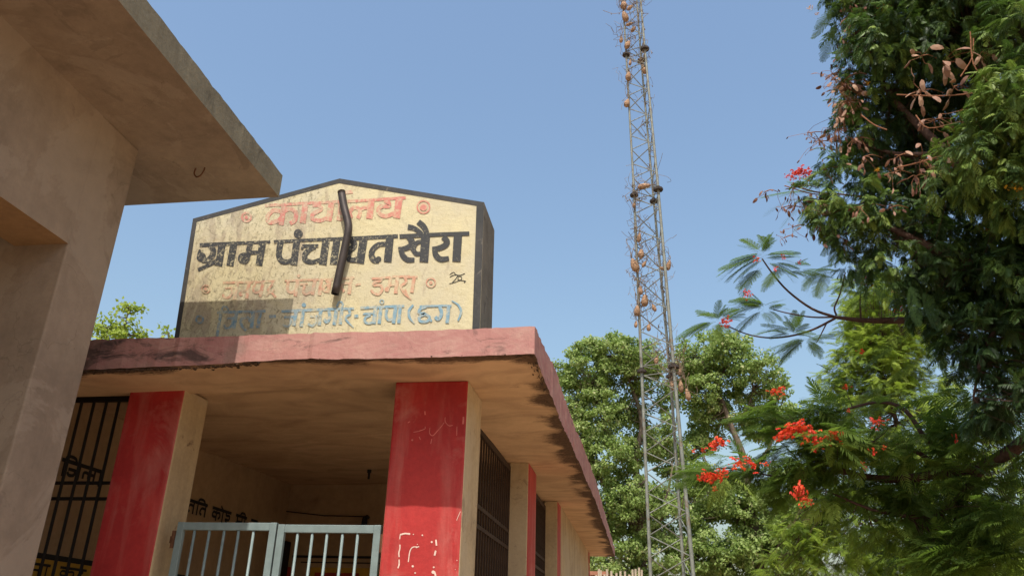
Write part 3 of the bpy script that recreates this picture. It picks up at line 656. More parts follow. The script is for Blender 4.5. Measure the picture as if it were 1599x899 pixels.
wall_text(['i', 'ja', 'la', 'aa', 'sp', 'sta', 'ra', 'ii', 'ya', 'sp', 'va', 'ya', 'ka', 'ta', 'i', 'ta', 'sp', 'ka', 'o', 'ee', 'sp', 'bha', 'ii', 'sp', 'na'], 4.93, 7.95, 2.60, 0.105, 0.022, LW, 'black_wall_lettering', MAT['wallblack'])
# yellow panel under a black line on the side wall
b = MB(); b.box(-3.849, -3.846, 4.7, 8.6, 1.45, 1.965); o = b.build('yellow_band', MAT['yellow']); o.parent = LW
b = MB(); b.box(-3.8485, -3.845, 4.7, 8.6, 1.966, 2.0); o = b.build('black_line', MAT['wallblack']); o.parent = LW
wall_text(['na', 'aa', 'ma', 'sp', 'ka', 'ra', 'sp', 'ta', 'ya', 'la'] if False else ['na', 'aa', 'sp', 'ka', 'ra', 'sp', 'ta', 'ya', 'la'], 4.85, 6.0, 1.93, 0.07, 0.014, LW, 'panel_lettering', MAT['wallblack'], -3.8435)
# notices painted on the back wall
def on_back(x0, x1, y0, y1, m, name, off):
    a = onY(x0, y0, 8.65); c = onY(x1, y1, 8.65)
    b = MB(); b.box(a[0], c[0], 8.65 - off, 8.6495 - off + 0.003, c[2], a[2]); o = b.build(name, m); o.parent = BW
on_back(457, 604, 866, 872, MAT['wallblack'], 'black_line', 0.004)
on_back(470, 604, 876, 880, MAT['wallblack'], 'black_line', 0.004)
on_back(486, 604, 885, 930, MAT['yellow'], 'notice_panel', 0.004)
on_back(492, 560, 893, 906, MAT['rednotice'], 'notice_text_band', 0.008)
on_back(392, 425, 870, 940, MAT['wallblack'], 'notice_border', 0.004)
on_back(395, 423, 876, 940, MAT['yellow'], 'notice_panel', 0.008)
on_back(398, 420, 884, 900, MAT['rednotice'], 'notice_text_band', 0.012)
on_back(434, 448, 884, 940, MAT['rednotice'], 'notice_panel', 0.004)
a = onY(448, 846, 8.65); b = MB(); b.box(a[0], a[0] + 0.05, 8.52, 8.645, 1.6, a[2]); part(b, 'switch_board', MAT['iron'])
# ceiling hook, lamp bracket and the wire between them
a = onZ(577, 733, zs(7.6) - 0.005)
m = MB(); m.tube([a, a - np.array([0, 0, 0.03])], 0.022, 8); m.tube([a - np.array([0, 0, 0.03]), a - np.array([0, 0, 0.09])], 0.012, 6); o = part(m, 'ceiling_hook', MAT['iron'])
p0 = onY(441, 797, 8.62); p1 = onY(573, 806, 8.60)
m = MB(); m.tube([p0, p0 * 0.5 + p1 * 0.5 + np.array([0, 0, -0.02]), p1], 0.006, 5); part(m, 'wall_wire', MAT['iron'])
m = MB(); m.tube([p1 + np.array([0, 0.04, 0.0]), p1, p1 + np.array([0, -0.06, -0.03]), p1 + np.array([0, -0.07, -0.11])], [0.02, 0.02, 0.03, 0.035], 8); part(m, 'bulb_holder', MAT['iron'])
# wire drooping under the side eave
for (x, y) in ((884, 787),):
    a = onX(x, y, -0.95); m = MB(); m.tube([a + np.array([0, 0, .03]), a], 0.018, 7); part(m, 'cable_end', MAT['iron'])

# ------------------------------------------------------------------ near building on the left
NB = empty('near_building', (-3.0, 3.5, 0)); NL = (-3.0, 3.5, 0)
tag(NB, 'plain tan plastered building whose overhanging roof slab fills the upper left', 'building')
mb = MB(); Y = np.linspace(-7, 4.352, 260); rr = random.Random(5)
X0, X1, Z0, Z1 = -6.6, -2.290, 4.199, 4.363
prof = lambda y: (X1 + rr.uniform(-.0015, .0015), 0.002 * math.sin(y * 3 + 1) + rr.uniform(-.0015, .002) - (rr.random() < .06) * .008)
for i, y in enumerate(Y):
    dx, dz = prof(y)
    mb.v += [(X0, y, Z0), (X0, y, Z1), (dx, y, Z1 + dz), (X1, y, Z0)]
    if i:
        a = (i - 1) * 4; c = i * 4
        for k, mi in ((0, 1), (1, 1), (2, 1), (3, 0)):
            k2 = (k + 1) % 4; mb.f.append((a + k, c + k, c + k2, a + k2)); mb.m.append(mi)
mb.f += [(0, 1, 2, 3), tuple((len(Y) - 1) * 4 + k for k in (3, 2, 1, 0))]; mb.m += [1, 1]
o = part(mb, 'roof_slab', [MAT['left_plaster'], MAT['left_edge']], root=NB, rl=NL)
b = MB(); b.box(-3.224, -2.912, -7.0, 3.378, 3.396, 4.198); b.m = [1, 0, 0, 0, 0, 0]; o = part(b, 'beam', [MAT['left_plaster'], plaster('lintel_glow_plaster', (0.36, 0.22, 0.11), (0.28, 0.17, 0.09), scale=1.5)], root=NB, rl=NL)  # reddish glow under the beam is painted into its plaster colour
b = MB(); b.box(-6.6, -2.912, 3.379, 3.729, 0.0, 4.198); o = part(b, 'end_wall', MAT['left_plaster'], root=NB, rl=NL); bevel(o, 0.008, 2)
b = MB(); b.box(-3.224, -2.914, -1.6, -1.2, 0.0, 3.395); o = part(b, 'pillar', MAT['left_plaster'], root=NB, rl=NL)
b = MB(); b.box(-6.6, -6.3, -7.0, 3.378, 0.0, 4.198); part(b, 'rear_wall', MAT['left_plaster'], root=NB, rl=NL)
h = onZ(306, 263, 4.199); m = MB()
hx = np.array([0.045, 0.0, 0]); hz = np.array([0, 0, 1.0])
m.tube(catmull([h + hz * 0.01, h - hz * 0.035 - hx * 0.1, h - hz * 0.062 + hx * 0.35, h - hz * 0.055 + hx * 0.9, h - hz * 0.02 + hx * 1.25, h + hx * 1.3 + hz * 0.01], 5), 0.0045, 7)
o = part(m, 'rod_hook', MAT['rust'], root=NB, rl=NL, smooth=True)

# ------------------------------------------------------------------ lattice mast
TL = (0.6, 22.1, 0); TW = empty('lattice_mast', TL)
tag(TW, 'tall grey three-legged lattice mast with dried gourds on it, behind the office', 'mast')
def tpart(mb, name, m, smooth=False): return part(mb, name, m, root=TW, rl=TL, smooth=smooth)
ZL = [0, 3.2, 8.65, 14.35, 19.75, 22.1, 27]
AX = [.175, .165, .142, .123, .044, -.016, -.10]; BX = [1.33, 1.23, 1.03, .864, .669, .60, .46]; CX = [1.10, .99, .93, .713, .53, .49, .38]
def leg_pt(k, z):
    s = np.interp(z, ZL, [1.25, 1.15, 1.0, .8, .66, .6, .5])
    x = np.interp(z, ZL, (AX, BX, CX)[k]); y = (22.1, 22.1 - 0.34 * s, 22.1 + 0.55 * s)[k]
    return np.array([x * y / 22.0, y, z])
FLZ = [3.0, 8.65, 14.35, 19.80, 25.3]
for k, r0 in ((0, 0.042), (1, 0.048), (2, 0.042)):
    m = MB(); zz = [0] + FLZ + [27]
    m.tube([leg_pt(k, z) for z in zz], [r0 * 1.1, r0 * 1.05, r0, r0 * .85, r0 * .75, r0 * .6, r0 * .6], 8)
    o = tpart(m, 'leg', MAT['steel'], True)
    for z in FLZ[1:-1]:
        p = leg_pt(k, z); q = MB(); q.tube([p - np.array([0, 0, .035]), p + np.array([0, 0, .035])], r0 * 3.1, 8); q.tube([p + np.array([0, 0, .036]), p + np.array([0, 0, .10])], r0 * 1.5, 8)
        o2 = q.build('flange', MAT['flange']); o2.parent = o
def zig(a, c, phase):
    for i in range(len(FLZ)):
        z0 = 0 if i == 0 else FLZ[i - 1]; z1 = FLZ[i]; nseg = 10 if i else 5; z0 += 0.10; z1 -= 0.10
        h_ = (z1 - z0) / nseg
        for s in range(nseg):
            p = leg_pt(a if (s + phase) % 2 == 0 else c, z0 + s * h_); q = leg_pt(c if (s + phase) % 2 == 0 else a, z0 + (s + 1) * h_)
            m = MB(); m.tube([p, q], 0.016 if z0 < 19 else 0.013, 5); tpart(m, 'brace', MAT['steel'])
        for z in (FLZ[i] - 0.14, FLZ[i] + 0.14):
            m = MB(); m.tube([leg_pt(a, z), leg_pt(c, z)], 0.014, 5); tpart(m, 'strut', MAT['steel'])
zig(0, 1, 0); zig(0, 2, 1); zig(1, 2, 0)

# gourds
def gourd_mesh(seed):
    r_ = random.Random(seed); mb = MB(); n = 10; w0 = r_.uniform(.75, 1.0); prof = [(0, .0), (.02, .22 * w0), (.08, .52 * w0), (.2, .78 * w0), (.38, .86 * w0), (.58, .78 * w0), (.75, .60 * w0), (.88, .40 * w0), (.96, .22), (1.0, .08)]
    bend = r_.uniform(-.2, .2)
    for t, rd in prof:
        for k in range(n):
            a = 2 * math.pi * k / n; mb.v.append((rd * .33 * math.cos(a) + bend * (t * t - .3), rd * .33 * math.sin(a), t - 1.0))
    for i in range(len(prof) - 1):
        for k in range(n): mb.f.append((i*n+k, i*n+(k+1) % n, (i+1)*n+(k+1) % n, (i+1)*n+k)); mb.m.append(0)
    mb.tube([(bend * .7, 0, -0.02), (bend * .7 + .03, 0.02, 0.2), (bend * .5, 0, 0.42)], 0.035, 5, 1)
    me = mb.build('gourd', [MAT['gourd'], MAT['vine']], smooth=True); d = me.data; bpy.data.objects.remove(me); return d
GM = [gourd_mesh(i) for i in range(4)]
# px x, px y of centre, length px, tilt, leg side words
GO = [(974, 8, 22, .1, 'highest of the gourds, at the top edge of the photo'), (984, 12, 16, .6, 'just right of the highest gourd'), (976, 26, 22, -.1, 'below the topmost tangle of vine'),
      (983, 38, 14, 1.2, 'lying crosswise on the mast below the top tangle'), (989, 46, 14, .8, 'second crosswise gourd below the top tangle'), (970, 62, 16, .2, 'out on the left below the top tangle'),
      (980, 70, 20, .1, 'on the left leg above the uppermost left flange'), (984, 98, 13, .2, 'just below the uppermost left flange'), (981, 119, 20, 0, 'pale, on the left leg under the uppermost flange'),
      (1006, 108, 24, 0, 'on the rear leg under the uppermost flange'), (979, 161, 20, 0, 'lone long one midway down the topmost bay'), (1006, 291, 26, 1.4, 'lying flat across the mast at the middle flange'),
      (990, 320, 12, .3, 'small one left of the middle flange'), (998, 371, 20, .1, 'first below the middle flange'), (1001, 396, 22, -.1, 'second one below the middle flange'), (1006, 412, 16, .5, 'small dark one beside the largest pale one'),
      (991, 414, 30, -.2, 'largest pale one, on the left leg'), (1044, 414, 22, .1, 'dark backed one outside the right leg'), (1035, 419, 14, -1.0, 'small one tucked inside the right leg'),
      (1000, 453, 20, 0, 'on the left leg above the lower tangle'), (1007, 469, 26, 0, 'large ribbed one in the lower tangle'), (1021, 480, 18, -.5, 'tilted one right of the large ribbed one'),
      (995, 485, 22, 0, 'hanging outside the left leg over the treetops'), (993, 506, 15, .1, 'pale small one outside the left leg over the treetops'), (1013, 511, 16, 0, 'small one inside the mast at treetop level'),
      (1025, 561, 20, 0, 'lone one inside the mast just above the lowest flange'), (1051, 601, 22, -.1, 'left one of the bunch under the lowest right flange'), (1063, 603, 24, 0, 'middle one of the bunch under the lowest right flange'),
      (1061, 580, 16, .2, 'uppermost one of the bunch at the lowest right flange'), (1074, 616, 24, 0, 'lowest gourd of all, outside the right leg')]
gpos = []
for i, (x, y, L, tilt, lab) in enumerate(GO):
    L *= 0.80
    p = atd(x, y, 21.9 if x > 1030 else 22.0); ln = L * np.linalg.norm(p - CAM) / FPX
    o = bpy.data.objects.new('gourd', GM[i % 4]); COL.objects.link(o)
    ct = Vector(p); R_ = Matrix.Rotation(tilt, 3, 'Y') @ Matrix.Rotation(random.uniform(0, 6), 3, 'Z')
    o.matrix_world = Matrix.Translation(ct + R_ @ Vector((0, 0, ln * .5))) @ R_.to_4x4() @ Matrix.Diagonal((ln, ln, ln, 1))
    tag(o, 'dried gourd on the mast, ' + lab, 'gourd', 'dried gourds hanging on the mast')
    gpos.append((ct + R_ @ Vector((0, 0, ln * .7))))
vm = MB(); rr = random.Random(9)
for gp in gpos:
    for _ in range(6):
        p = np.array(gp); pts = [p]
        for s in range(5):
            p = p + np.array([rr.gauss(0, .10), rr.gauss(0, .10), rr.uniform(-.18, .32)]); pts.append(p)
        vm.tube(catmull(pts, 2), 0.0065, 3, cap=False)
for k, z0, z1, nn in ((0, 18.3, 24, 26), (0, 10.0, 14.4, 26), (2, 9.0, 13.2, 16), (1, 8.0, 9.4, 10), (2, 14, 20, 14), (1, 19, 22.5, 14), (0, 13.5, 14.6, 14), (2, 8.5, 9.4, 12)):
    for _ in range(nn):
        z = rr.uniform(z0, z1); p = leg_pt(k, z) + np.array([rr.gauss(0, .06), rr.gauss(0, .06), 0]); pts = [p]
        for s in range(6):
            p = p + np.array([rr.gauss(0, .09), rr.gauss(0, .07), rr.uniform(-.05, .22)]); pts.append(p)
        vm.tube(catmull(pts, 2), rr.choice([.005, .006, .009]), 3, cap=False)
        if rr.random() < .5:   # shrivelled leaf
          for _q in range(3):
            q = pts[rr.randrange(len(pts))]; s = rr.uniform(.02, .06); vm.tube([q, q + np.array([s * .4, 0, -s]), q + np.array([0, 0, -2 * s])], [.004, s * .4, .003], 4)
tag(vm.build('dry_vine', MAT['vine'], origin=(0.1, 22.1, 8)), 'withered leafless creeper tangled up the lattice mast', 'vine', kind='stuff')

# ------------------------------------------------------------------ foliage
def frame(d, upv):
    d = d / np.linalg.norm(d, axis=-1, keepdims=True)
    x = np.cross(d, upv); x /= np.linalg.norm(x, axis=-1, keepdims=True) + 1e-9
    z = np.cross(x, d); return np.stack([x, d, z], axis=-1)      # columns
def fast_mesh(name, V, Fq, tint, mat):
    """V (n,3), Fq (m,4) quads (last index repeated = triangle not used)"""
    me = bpy.data.meshes.new(name); nv, nf = len(V), len(Fq)
    me.vertices.add(nv); me.vertices.foreach_set('co', V.astype(np.float32).ravel())
    me.loops.add(nf * 4); me.loops.foreach_set('vertex_index', Fq.astype(np.int32).ravel())
    me.polygons.add(nf); me.polygons.foreach_set('loop_start', np.arange(0, nf * 4, 4, dtype=np.int32))
    me.update(calc_edges=True)
    a = me.attributes.new('tint', 'FLOAT', 'POINT'); a.data.foreach_set('value', tint.astype(np.float32))
    me.materials.append(mat); return me
def scatter(bases, T, P, which, tints):
    """bases: list of (V, F); T (n,3,3), P (n,3), which (n,), tints (n,)"""
    Vs, Fs, Ts = [], [], []; off = 0
    for b_i, (BV, BF) in enumerate(bases):
        idx = np.where(which == b_i)[0]
        if not len(idx): continue
        V = np.einsum('nij,vj->nvi', T[idx], BV) + P[idx][:, None, :]
        n_, v_ = V.shape[:2]
        F = (BF[None] + (np.arange(n_) * v_)[:, None, None]).reshape(-1, 4) + off
        Vs.append(V.reshape(-1, 3)); Fs.append(F); Ts.append(np.repeat(tints[idx], v_) + RNG.normal(0, 0.04, n_ * v_)); off += n_ * v_
    return np.concatenate(Vs), np.concatenate(Fs), np.clip(np.concatenate(Ts), 0, 1)

def frond_base(n=13, droop=0.25, fold=0.25, pin=0.30, wid=0.045, seed=0, seg=2):
    """twice-feathered leaf, length 1 along +Y, pinnae to +-X"""
    r_ = random.Random(seed); V = []; F = []
    def zc(t): return -droop * t * t
    ra = 0.006
    for k in range(5):
        t = k / 4; V += [(-ra, t, zc(t)), (ra, t, zc(t))]
        if k: a = (k-1)*2; F.append((a, a+1, a+3, a+2))
    for k in range(n):
        t = 0.13 + 0.87 * k / (n - 1)
        L = pin * (math.sin(math.pi * min(1, (0.18 + 0.80 * t))) ** 0.6) * r_.uniform(.85, 1.1)
        for s in (-1, 1):
            if r_.random() < .04: continue
            an = math.radians(r_.uniform(48, 62) - 25 * t); dx, dy = s * math.sin(an), math.cos(an); w_ = wid * r_.uniform(.8, 1.15)
            o = len(V); base = np.array([0, t, zc(t)])
            for q in range(seg + 1):
                u = q / seg; hw = w_ * (0.35, 1.0, 0.12)[q] if seg == 2 else w_ * math.sin(math.pi * min(.96, .12 + u * .86))
                c = base + np.array([dx, dy, 0]) * L * u + np.array([0, 0, -fold * L * u * u])
                px, py = -dy * s, dx * s
                V += [(c[0] - px * hw * .5, c[1] - py * hw * .5, c[2]), (c[0] + px * hw * .5, c[1] + py * hw * .5, c[2])]
                if q: a = o + (q-1)*2; F.append((a, a+1, a+3, a+2))
    return np.array(V), np.array(F)
def frond_fine(n=14, droop=0.25, fold=0.2, pin=0.34, seed=0, nl=11):
    """same leaf with each leaflet its own small blade"""
    r_ = random.Random(seed); V = []; F = []
    zc = lambda t: -droop * t * t
    for k in range(7):
        t = k / 6; V += [(-.006, t, zc(t)), (.006, t, zc(t))]
        if k: a = (k-1)*2; F.append((a, a+1, a+3, a+2))
    for k in range(n):
        t = 0.14 + 0.86 * k / (n - 1); L = pin * (math.sin(math.pi * min(1, (0.18 + 0.78 * t))) ** 0.6) * r_.uniform(.85, 1.1)
        for s in (-1, 1):
            an = math.radians(r_.uniform(50, 60) - 25 * t); d = np.array([s * math.sin(an), math.cos(an), 0]); nrm = np.array([-d[1], d[0], 0])
            base = np.array([0, t, zc(t)]); o = len(V)
            e = base + d * L + np.array([0, 0, -fold * L]); V += [tuple(base - nrm * .003), tuple(base + nrm * .003), tuple(e + nrm * .001), tuple(e - nrm * .001)]; F.append((o, o+1, o+2, o+3))
            for q in range(1, nl):
                u = q / nl; c = base + d * L * u + np.array([0, 0, -fold * L * u * u]); ll = .041 * (1 - .4 * u)
                for h_ in (-1, 1):
                    dirv = nrm * h_ * .9 + d * .45; tip = c + dirv * ll; mid = c + dirv * ll * .5; o = len(V); wv = d * L / nl * .48
                    V += [tuple(c), tuple(mid + wv), tuple(tip), tuple(mid - wv)]; F.append((o, o+1, o+2, o+3))
    return np.array(V), np.array(F)
FB = [frond_base(seed=s, droop=dr, fold=fo) for s, dr, fo in ((1, .12, .25), (2, .30, .35), (3, .5, .3), (4, .2, .5))]
FBD = [frond_base(seed=s, droop=dr, fold=fo, n=9, pin=.36, wid=.075) for s, dr, fo in ((1, .3, .4), (2, .5, .6), (3, .8, .5), (4, .2, .7))]
LEAF = [(np.array([(0, 0, 0), (.42, .45, .06), (0, 1.1, -.1), (-.42, .45, .06)], float), np.array([(0, 1, 2, 3)])),
        (np.array([(0, 0, 0), (.36, .4, -.08), (.05, 1.0, .0), (-.36, .5, .08)], float), np.array([(0, 1, 2, 3)]))]

def rand_dirs(n):
    d = RNG.normal(size=(n, 3)); return d / np.linalg.norm(d, axis=1, keepdims=True)
def ell_points(E, n, shell=0.5):
    """E: list of (centre, radii) -> clump centres biased towards each ellipsoid's skin"""
    vol = np.array([np.prod(r_) ** 0.75 for _, r_ in E]); pick = RNG.choice(len(E), n, p=vol / vol.sum())
    d = rand_dirs(n); rad = RNG.random(n) ** (1 / 3) * (1 - shell) + shell * RNG.random(n) ** 0.15
    C_ = np.array([E[i][0] for i in pick]); R_ = np.array([E[i][1] for i in pick])
    return C_ + d * R_ * rad[:, None], pick
TN = []
def px_ell(lst, dist, depth=1.0, flat=1.0):
    out = []; TN.clear()
    for x, y, r_, *dd in lst:
        d = dist + (dd[0] if dd else 0); p = atd(x, y, d); TN.append(dd[1] if len(dd) > 1 else 0.0); s = np.linalg.norm(p - CAM) / FPX * r_
        out.append((p, np.array([s, s * depth, s * flat])))
    return out
def limbs(root, name, skel, mat, base, loc, sides=7):
    m = MB()
    for pts, r0, r1 in skel:
        P_ = catmull(pts, 4); n_ = len(P_); m.tube(P_, [r0 + (r1 - r0) * (i / (n_ - 1)) ** .8 for i in range(n_)], sides)
    o = m.build(name, mat, smooth=True); o.parent = root; child(o, loc); return o
def twigs(centres, skel_pts, r_, k=1.0, maxn=400, droop=.1, lim=1.3):
    m = MB(); S = np.array(skel_pts)
    for c in centres[:maxn]:
        d = np.linalg.norm(S - c, axis=1); a = S[int(np.argmin(d + RNG.random(len(S)) * .3))]
        if np.linalg.norm(a - c) > lim: a = c + (a - c) * lim / np.linalg.norm(a - c)
        mid = (a + c) / 2 + RNG.normal(0, .08 * np.linalg.norm(c - a) + 1e-3, 3) - np.array([0, 0, droop * np.linalg.norm(c - a)])
        m.tube(catmull([a, mid, c], 3), [r_, r_ * .8, r_ * .6, r_ * .5, r_ * .4, r_ * .3, r_ * .2][:7], 4, cap=False)
    return m
def skel_samples(skel, frac=0.25):
    out = []
    for pts, a, b_ in skel:
        P_ = catmull(pts, 6); out += P_[int(len(P_) * frac):]
    return out

def broadleaf_tree(name, label, loc, dist, ells, skel_px, leaf, nclump, nleaf, mat, group=None, clump_r=0.45, tint=(0.5, 0.2), depth=1.3, dd=0, pale=0.03):
    root = empty(name, loc); tag(root, label, 'tree', group)
    E = px_ell(ells, dist, depth)
    skel = []
    for pts, r0, r1 in skel_px:
        P_ = [np.array(loc) if p is None else atd(p[0], p[1], dist + (p[2] if len(p) > 2 else 0)) for p in pts]; skel.append((P_, r0, r1))
    limbs(root, 'trunk', skel[:1], MAT['bark'], None, loc)
    for s in skel[1:]: limbs(root, 'limb', [s], MAT['bark'], None, loc)
    C_, _ = ell_points(E, nclump, 0.15)
    m = twigs(C_, skel_samples(skel), 0.022, maxn=int(nclump * .8)); o = m.build('twigs', MAT['bark']); o.parent = root; child(o, loc); o['kind'] = 'stuff'
    n = nclump * nleaf
    ci = np.repeat(np.arange(nclump), nleaf); cr_ = clump_r * RNG.uniform(.55, 1.25, nclump)
    d = rand_dirs(n) * (RNG.random(n) ** .45)[:, None] * cr_[ci][:, None]; d[:, 2] *= .6
    P_ = C_[ci] + d
    L = leaf * RNG.uniform(.6, 1.25, n)
    D_ = RNG.normal(size=(n, 3)) * .7 + d / cr_[ci][:, None] * .5 + np.array([0, 0, -.55]); U = RNG.normal(size=(n, 3)) * .6 + np.array([0, -.45, .8])
    T = frame(D_, U) * L[:, None, None]
    ct = RNG.normal(0, tint[1] * .6, nclump)
    tv = tint[0] + ct[ci] + RNG.normal(0, tint[1] * .6, n); tv[RNG.random(n) < pale] = 1.0
    V, F, tt = scatter(LEAF, T, P_, RNG.integers(0, 2, n), np.clip(tv, 0, 1))
    V = V - np.array(loc)
    me = fast_mesh('crown', V, F, tt, mat); o = bpy.data.objects.new('crown', me); COL.objects.link(o); o.parent = root; o['kind'] = 'stuff'
    return root

# peepal-like trees behind the mast
broadleaf_tree('broadleaf_tree', 'tall broadleaf tree just left of and behind the lattice mast', (1.2, 30, 0), 30,
    [(920, 572, 42), (965, 560, 40), (1003, 577, 36), (893, 622, 30), (935, 640, 46), (985, 645, 30, 1), (905, 690, 32), (950, 715, 48), (905, 745, 30), (940, 800, 40), (985, 790, 46), (1030, 800, 42), (965, 870, 46), (1020, 870, 46), (1052, 720, 30, 1), (880, 590, 24), (1025, 690, 24), (1040, 620, 22, 1), (870, 640, 20), (1045, 660, 18), (1000, 700, 26, 1), (1010, 560, 26)],
    [([None, (1000, 900), (1003, 830), (999, 745)], .34, .20), ([(999, 770), (992, 720), (1002, 660), (985, 600), (965, 560)], .16, .03), ([(1002, 830), (965, 790), (925, 720), (900, 640)], .16, .03),
     ([(1003, 860), (1035, 800), (1050, 730)], .13, .03), ([(995, 735), (950, 680), (925, 600)], .10, .02), ([(965, 790), (940, 800), (905, 760)], .08, .02)],
    0.105, 1000, 85, MAT['peepal'], 'broadleaf trees behind the mast', 0.33, (0.60, .22), 1.5)
broadleaf_tree('broadleaf_tree', 'broadleaf tree with forked grey limbs showing, right of the lattice mast', (4.6, 31, 0), 31,
    [(1088, 560, 36), (1135, 548, 36), (1178, 585, 36), (1212, 605, 22), (1095, 615, 40), (1150, 640, 34, 1), (1110, 665, 34, 1.5), (1190, 655, 30, 1), (1085, 700, 30, 1), (1225, 650, 22), (1115, 765, 42), (1080, 790, 36), (1150, 790, 36), (1195, 800, 42), (1225, 760, 34), (1090, 870, 46), (1150, 870, 42), (1210, 875, 46), (1240, 830, 40), (1060, 590, 22)],
    [([None, (1185, 905), (1180, 850), (1168, 790)], .42, .26), ([(1168, 790), (1162, 720), (1140, 660), (1118, 600), (1100, 555)], .2, .03), ([(1178, 840), (1215, 790), (1250, 735)], .16, .03),
     ([(1140, 660), (1165, 640), (1178, 605)], .08, .02), ([(1165, 745), (1200, 700), (1215, 640)], .12, .02), ([(1172, 810), (1130, 790), (1095, 700)], .13, .02), ([(1118, 600), (1135, 570), (1150, 545)], .06, .02), ([(1180, 850), (1140, 870), (1110, 860)], .12, .03)],
    0.11, 1000, 85, MAT['peepal'], 'broadleaf trees behind the mast', 0.33, (0.58, .22), 1.5)
# treetop over the far left end of the roof
broadleaf_tree('small_tree', 'sparse yellow-green treetop peeping over the roof left of the signboard', (-9.8, 19, 0), 21,
    [(165, 515, 16), (180, 500, 14), (200, 500, 12), (205, 482, 11), (198, 480, 9), (190, 525, 18), (215, 520, 12), (222, 481, 4), (160, 535, 20), (175, 560, 26), (205, 555, 22), (262, 519, 8), (255, 540, 18)],
    [([None, (180, 640), (186, 560)], .2, .05), ([(186, 560), (190, 530), (197, 500), (202, 480)], .04, .01), ([(186, 560), (170, 530), (160, 505)], .03, .01), ([(186, 560), (225, 550), (262, 518)], .03, .01)],
    0.095, 110, 24, MAT['bright'], None, 0.20, (0.75, .2), 1.2)

def fern_tree(name, label, loc, dist, ells, skel_px, flen, nclump, per, mat, bases, group=None, tint=(.5, .2), depth=1.2, flat=1.0, bark='bark2', twig=.012, hang=.35, outward=(0, 0, 0), extra=None, shell=.4):
    root = empty(name, loc); tag(root, label, 'tree', group)
    E = px_ell(ells, dist, depth, flat); tn = list(TN)
    skel = [([np.array(loc, float) if p is None else (np.array(p[1:], float) if p[0] == 'w' else atd(p[0], p[1], dist + (p[2] if len(p) > 2 else 0))) for p in pts], r0, r1) for pts, r0, r1 in skel_px]
    limbs(root, 'trunk', skel[:1], MAT['bark'], None, loc, 10)
    for s in skel[1:]: limbs(root, 'branch', [s], MAT[bark], None, loc, 7)
    C_, pick = ell_points(E, nclump, shell)
    m = twigs(C_, skel_samples(skel), twig, maxn=int(nclump * .7), droop=.05); o = m.build('twigs', MAT[bark]); o.parent = root; child(o, loc); o['kind'] = 'stuff'
    n = nclump * per; ci = np.repeat(np.arange(nclump), per)
    Cc = np.array([E[i][0] for i in pick]); outd = (C_ - Cc); outd /= np.linalg.norm(outd, axis=1, keepdims=True) + 1e-9
    d = rand_dirs(n); d[:, 2] = d[:, 2] * .45 - hang; d = d + outd[ci] * .5 + np.array(outward)
    U = RNG.normal(size=(n, 3)) * .3 + np.array([0, -.1, 1.0])
    L = flen * RNG.uniform(.65, 1.2, n)
    T = frame(d, U) * L[:, None, None]
    P_ = C_[ci] + RNG.normal(0, flen * .12, (n, 3))
    tv = tint[0] + np.array(tn)[pick][ci] + RNG.normal(0, tint[1], nclump)[ci] + RNG.normal(0, tint[1] * .6, n)
    V, F, tt = scatter(bases, T, P_, RNG.integers(0, len(bases), n), np.clip(tv, 0, 1))
    me = fast_mesh('crown', V - np.array(loc), F, tt, mat); o = bpy.data.objects.new('crown', me); COL.objects.link(o); o.parent = root; o['kind'] = 'stuff'
    return root, skel, E

# bright feathery tree in the middle distance right
fern_tree('feathery_tree', 'bright yellow-green feathery tree in the background behind the flowering branches', (9.2, 19, 0), 20,
    [(1345, 570, 40), (1385, 590, 44), (1310, 622, 30), (1350, 660, 50), (1410, 650, 55), (1440, 600, 45, 1), (1300, 700, 40), (1370, 730, 55), (1440, 730, 60), (1500, 680, 60, 1), (1285, 790, 50, 0, -.2), (1250, 840, 40, 0, -.2), (1235, 890, 46, 0, -.2), (1340, 820, 60, 0, -.2), (1420, 820, 60, 0, -.2), (1500, 800, 60, 0, -.3), (1570, 760, 60, 0, -.3), (1300, 880, 60, 0, -.2), (1380, 890, 60, 0, -.2), (1460, 890, 60, 0, -.2), (1540, 880, 60, 0, -.2), (1600, 850, 60, 0, -.3), (1380, 500, 50, 1), (1345, 450, 30, 1), (1325, 470, 16, 1), (1370, 555, 46, 0), (1310, 590, 26, 0), (1330, 545, 20, 0), (1350, 450, 26, 0, -.15), (1375, 470, 30, 0, -.15), (1345, 485, 22, 0, -.1), (1390, 520, 34, 0, 0), (1360, 520, 26, 0, -.1), (1335, 500, 14, 0, -.1), (1405, 560, 34, 0, .05), (1325, 570, 22, 0, 0), (1425, 520, 34, 0, -.1), (1295, 640, 24, 0, 0), (1420, 470, 60, 1), (1335, 520, 20, 1)],
    [([None, (1440, 1000), (1430, 880), (1420, 760)], .35, .15), ([(1420, 760), (1400, 660), (1370, 560)], .1, .02), ([(1430, 850), (1350, 800), (1290, 760)], .1, .02), ([(1425, 800), (1480, 740), (1520, 680)], .1, .02)],
    0.32, 1800, 8, MAT['bright'], FB, tint=(.5, .22), depth=1.4, hang=.25, twig=.012)

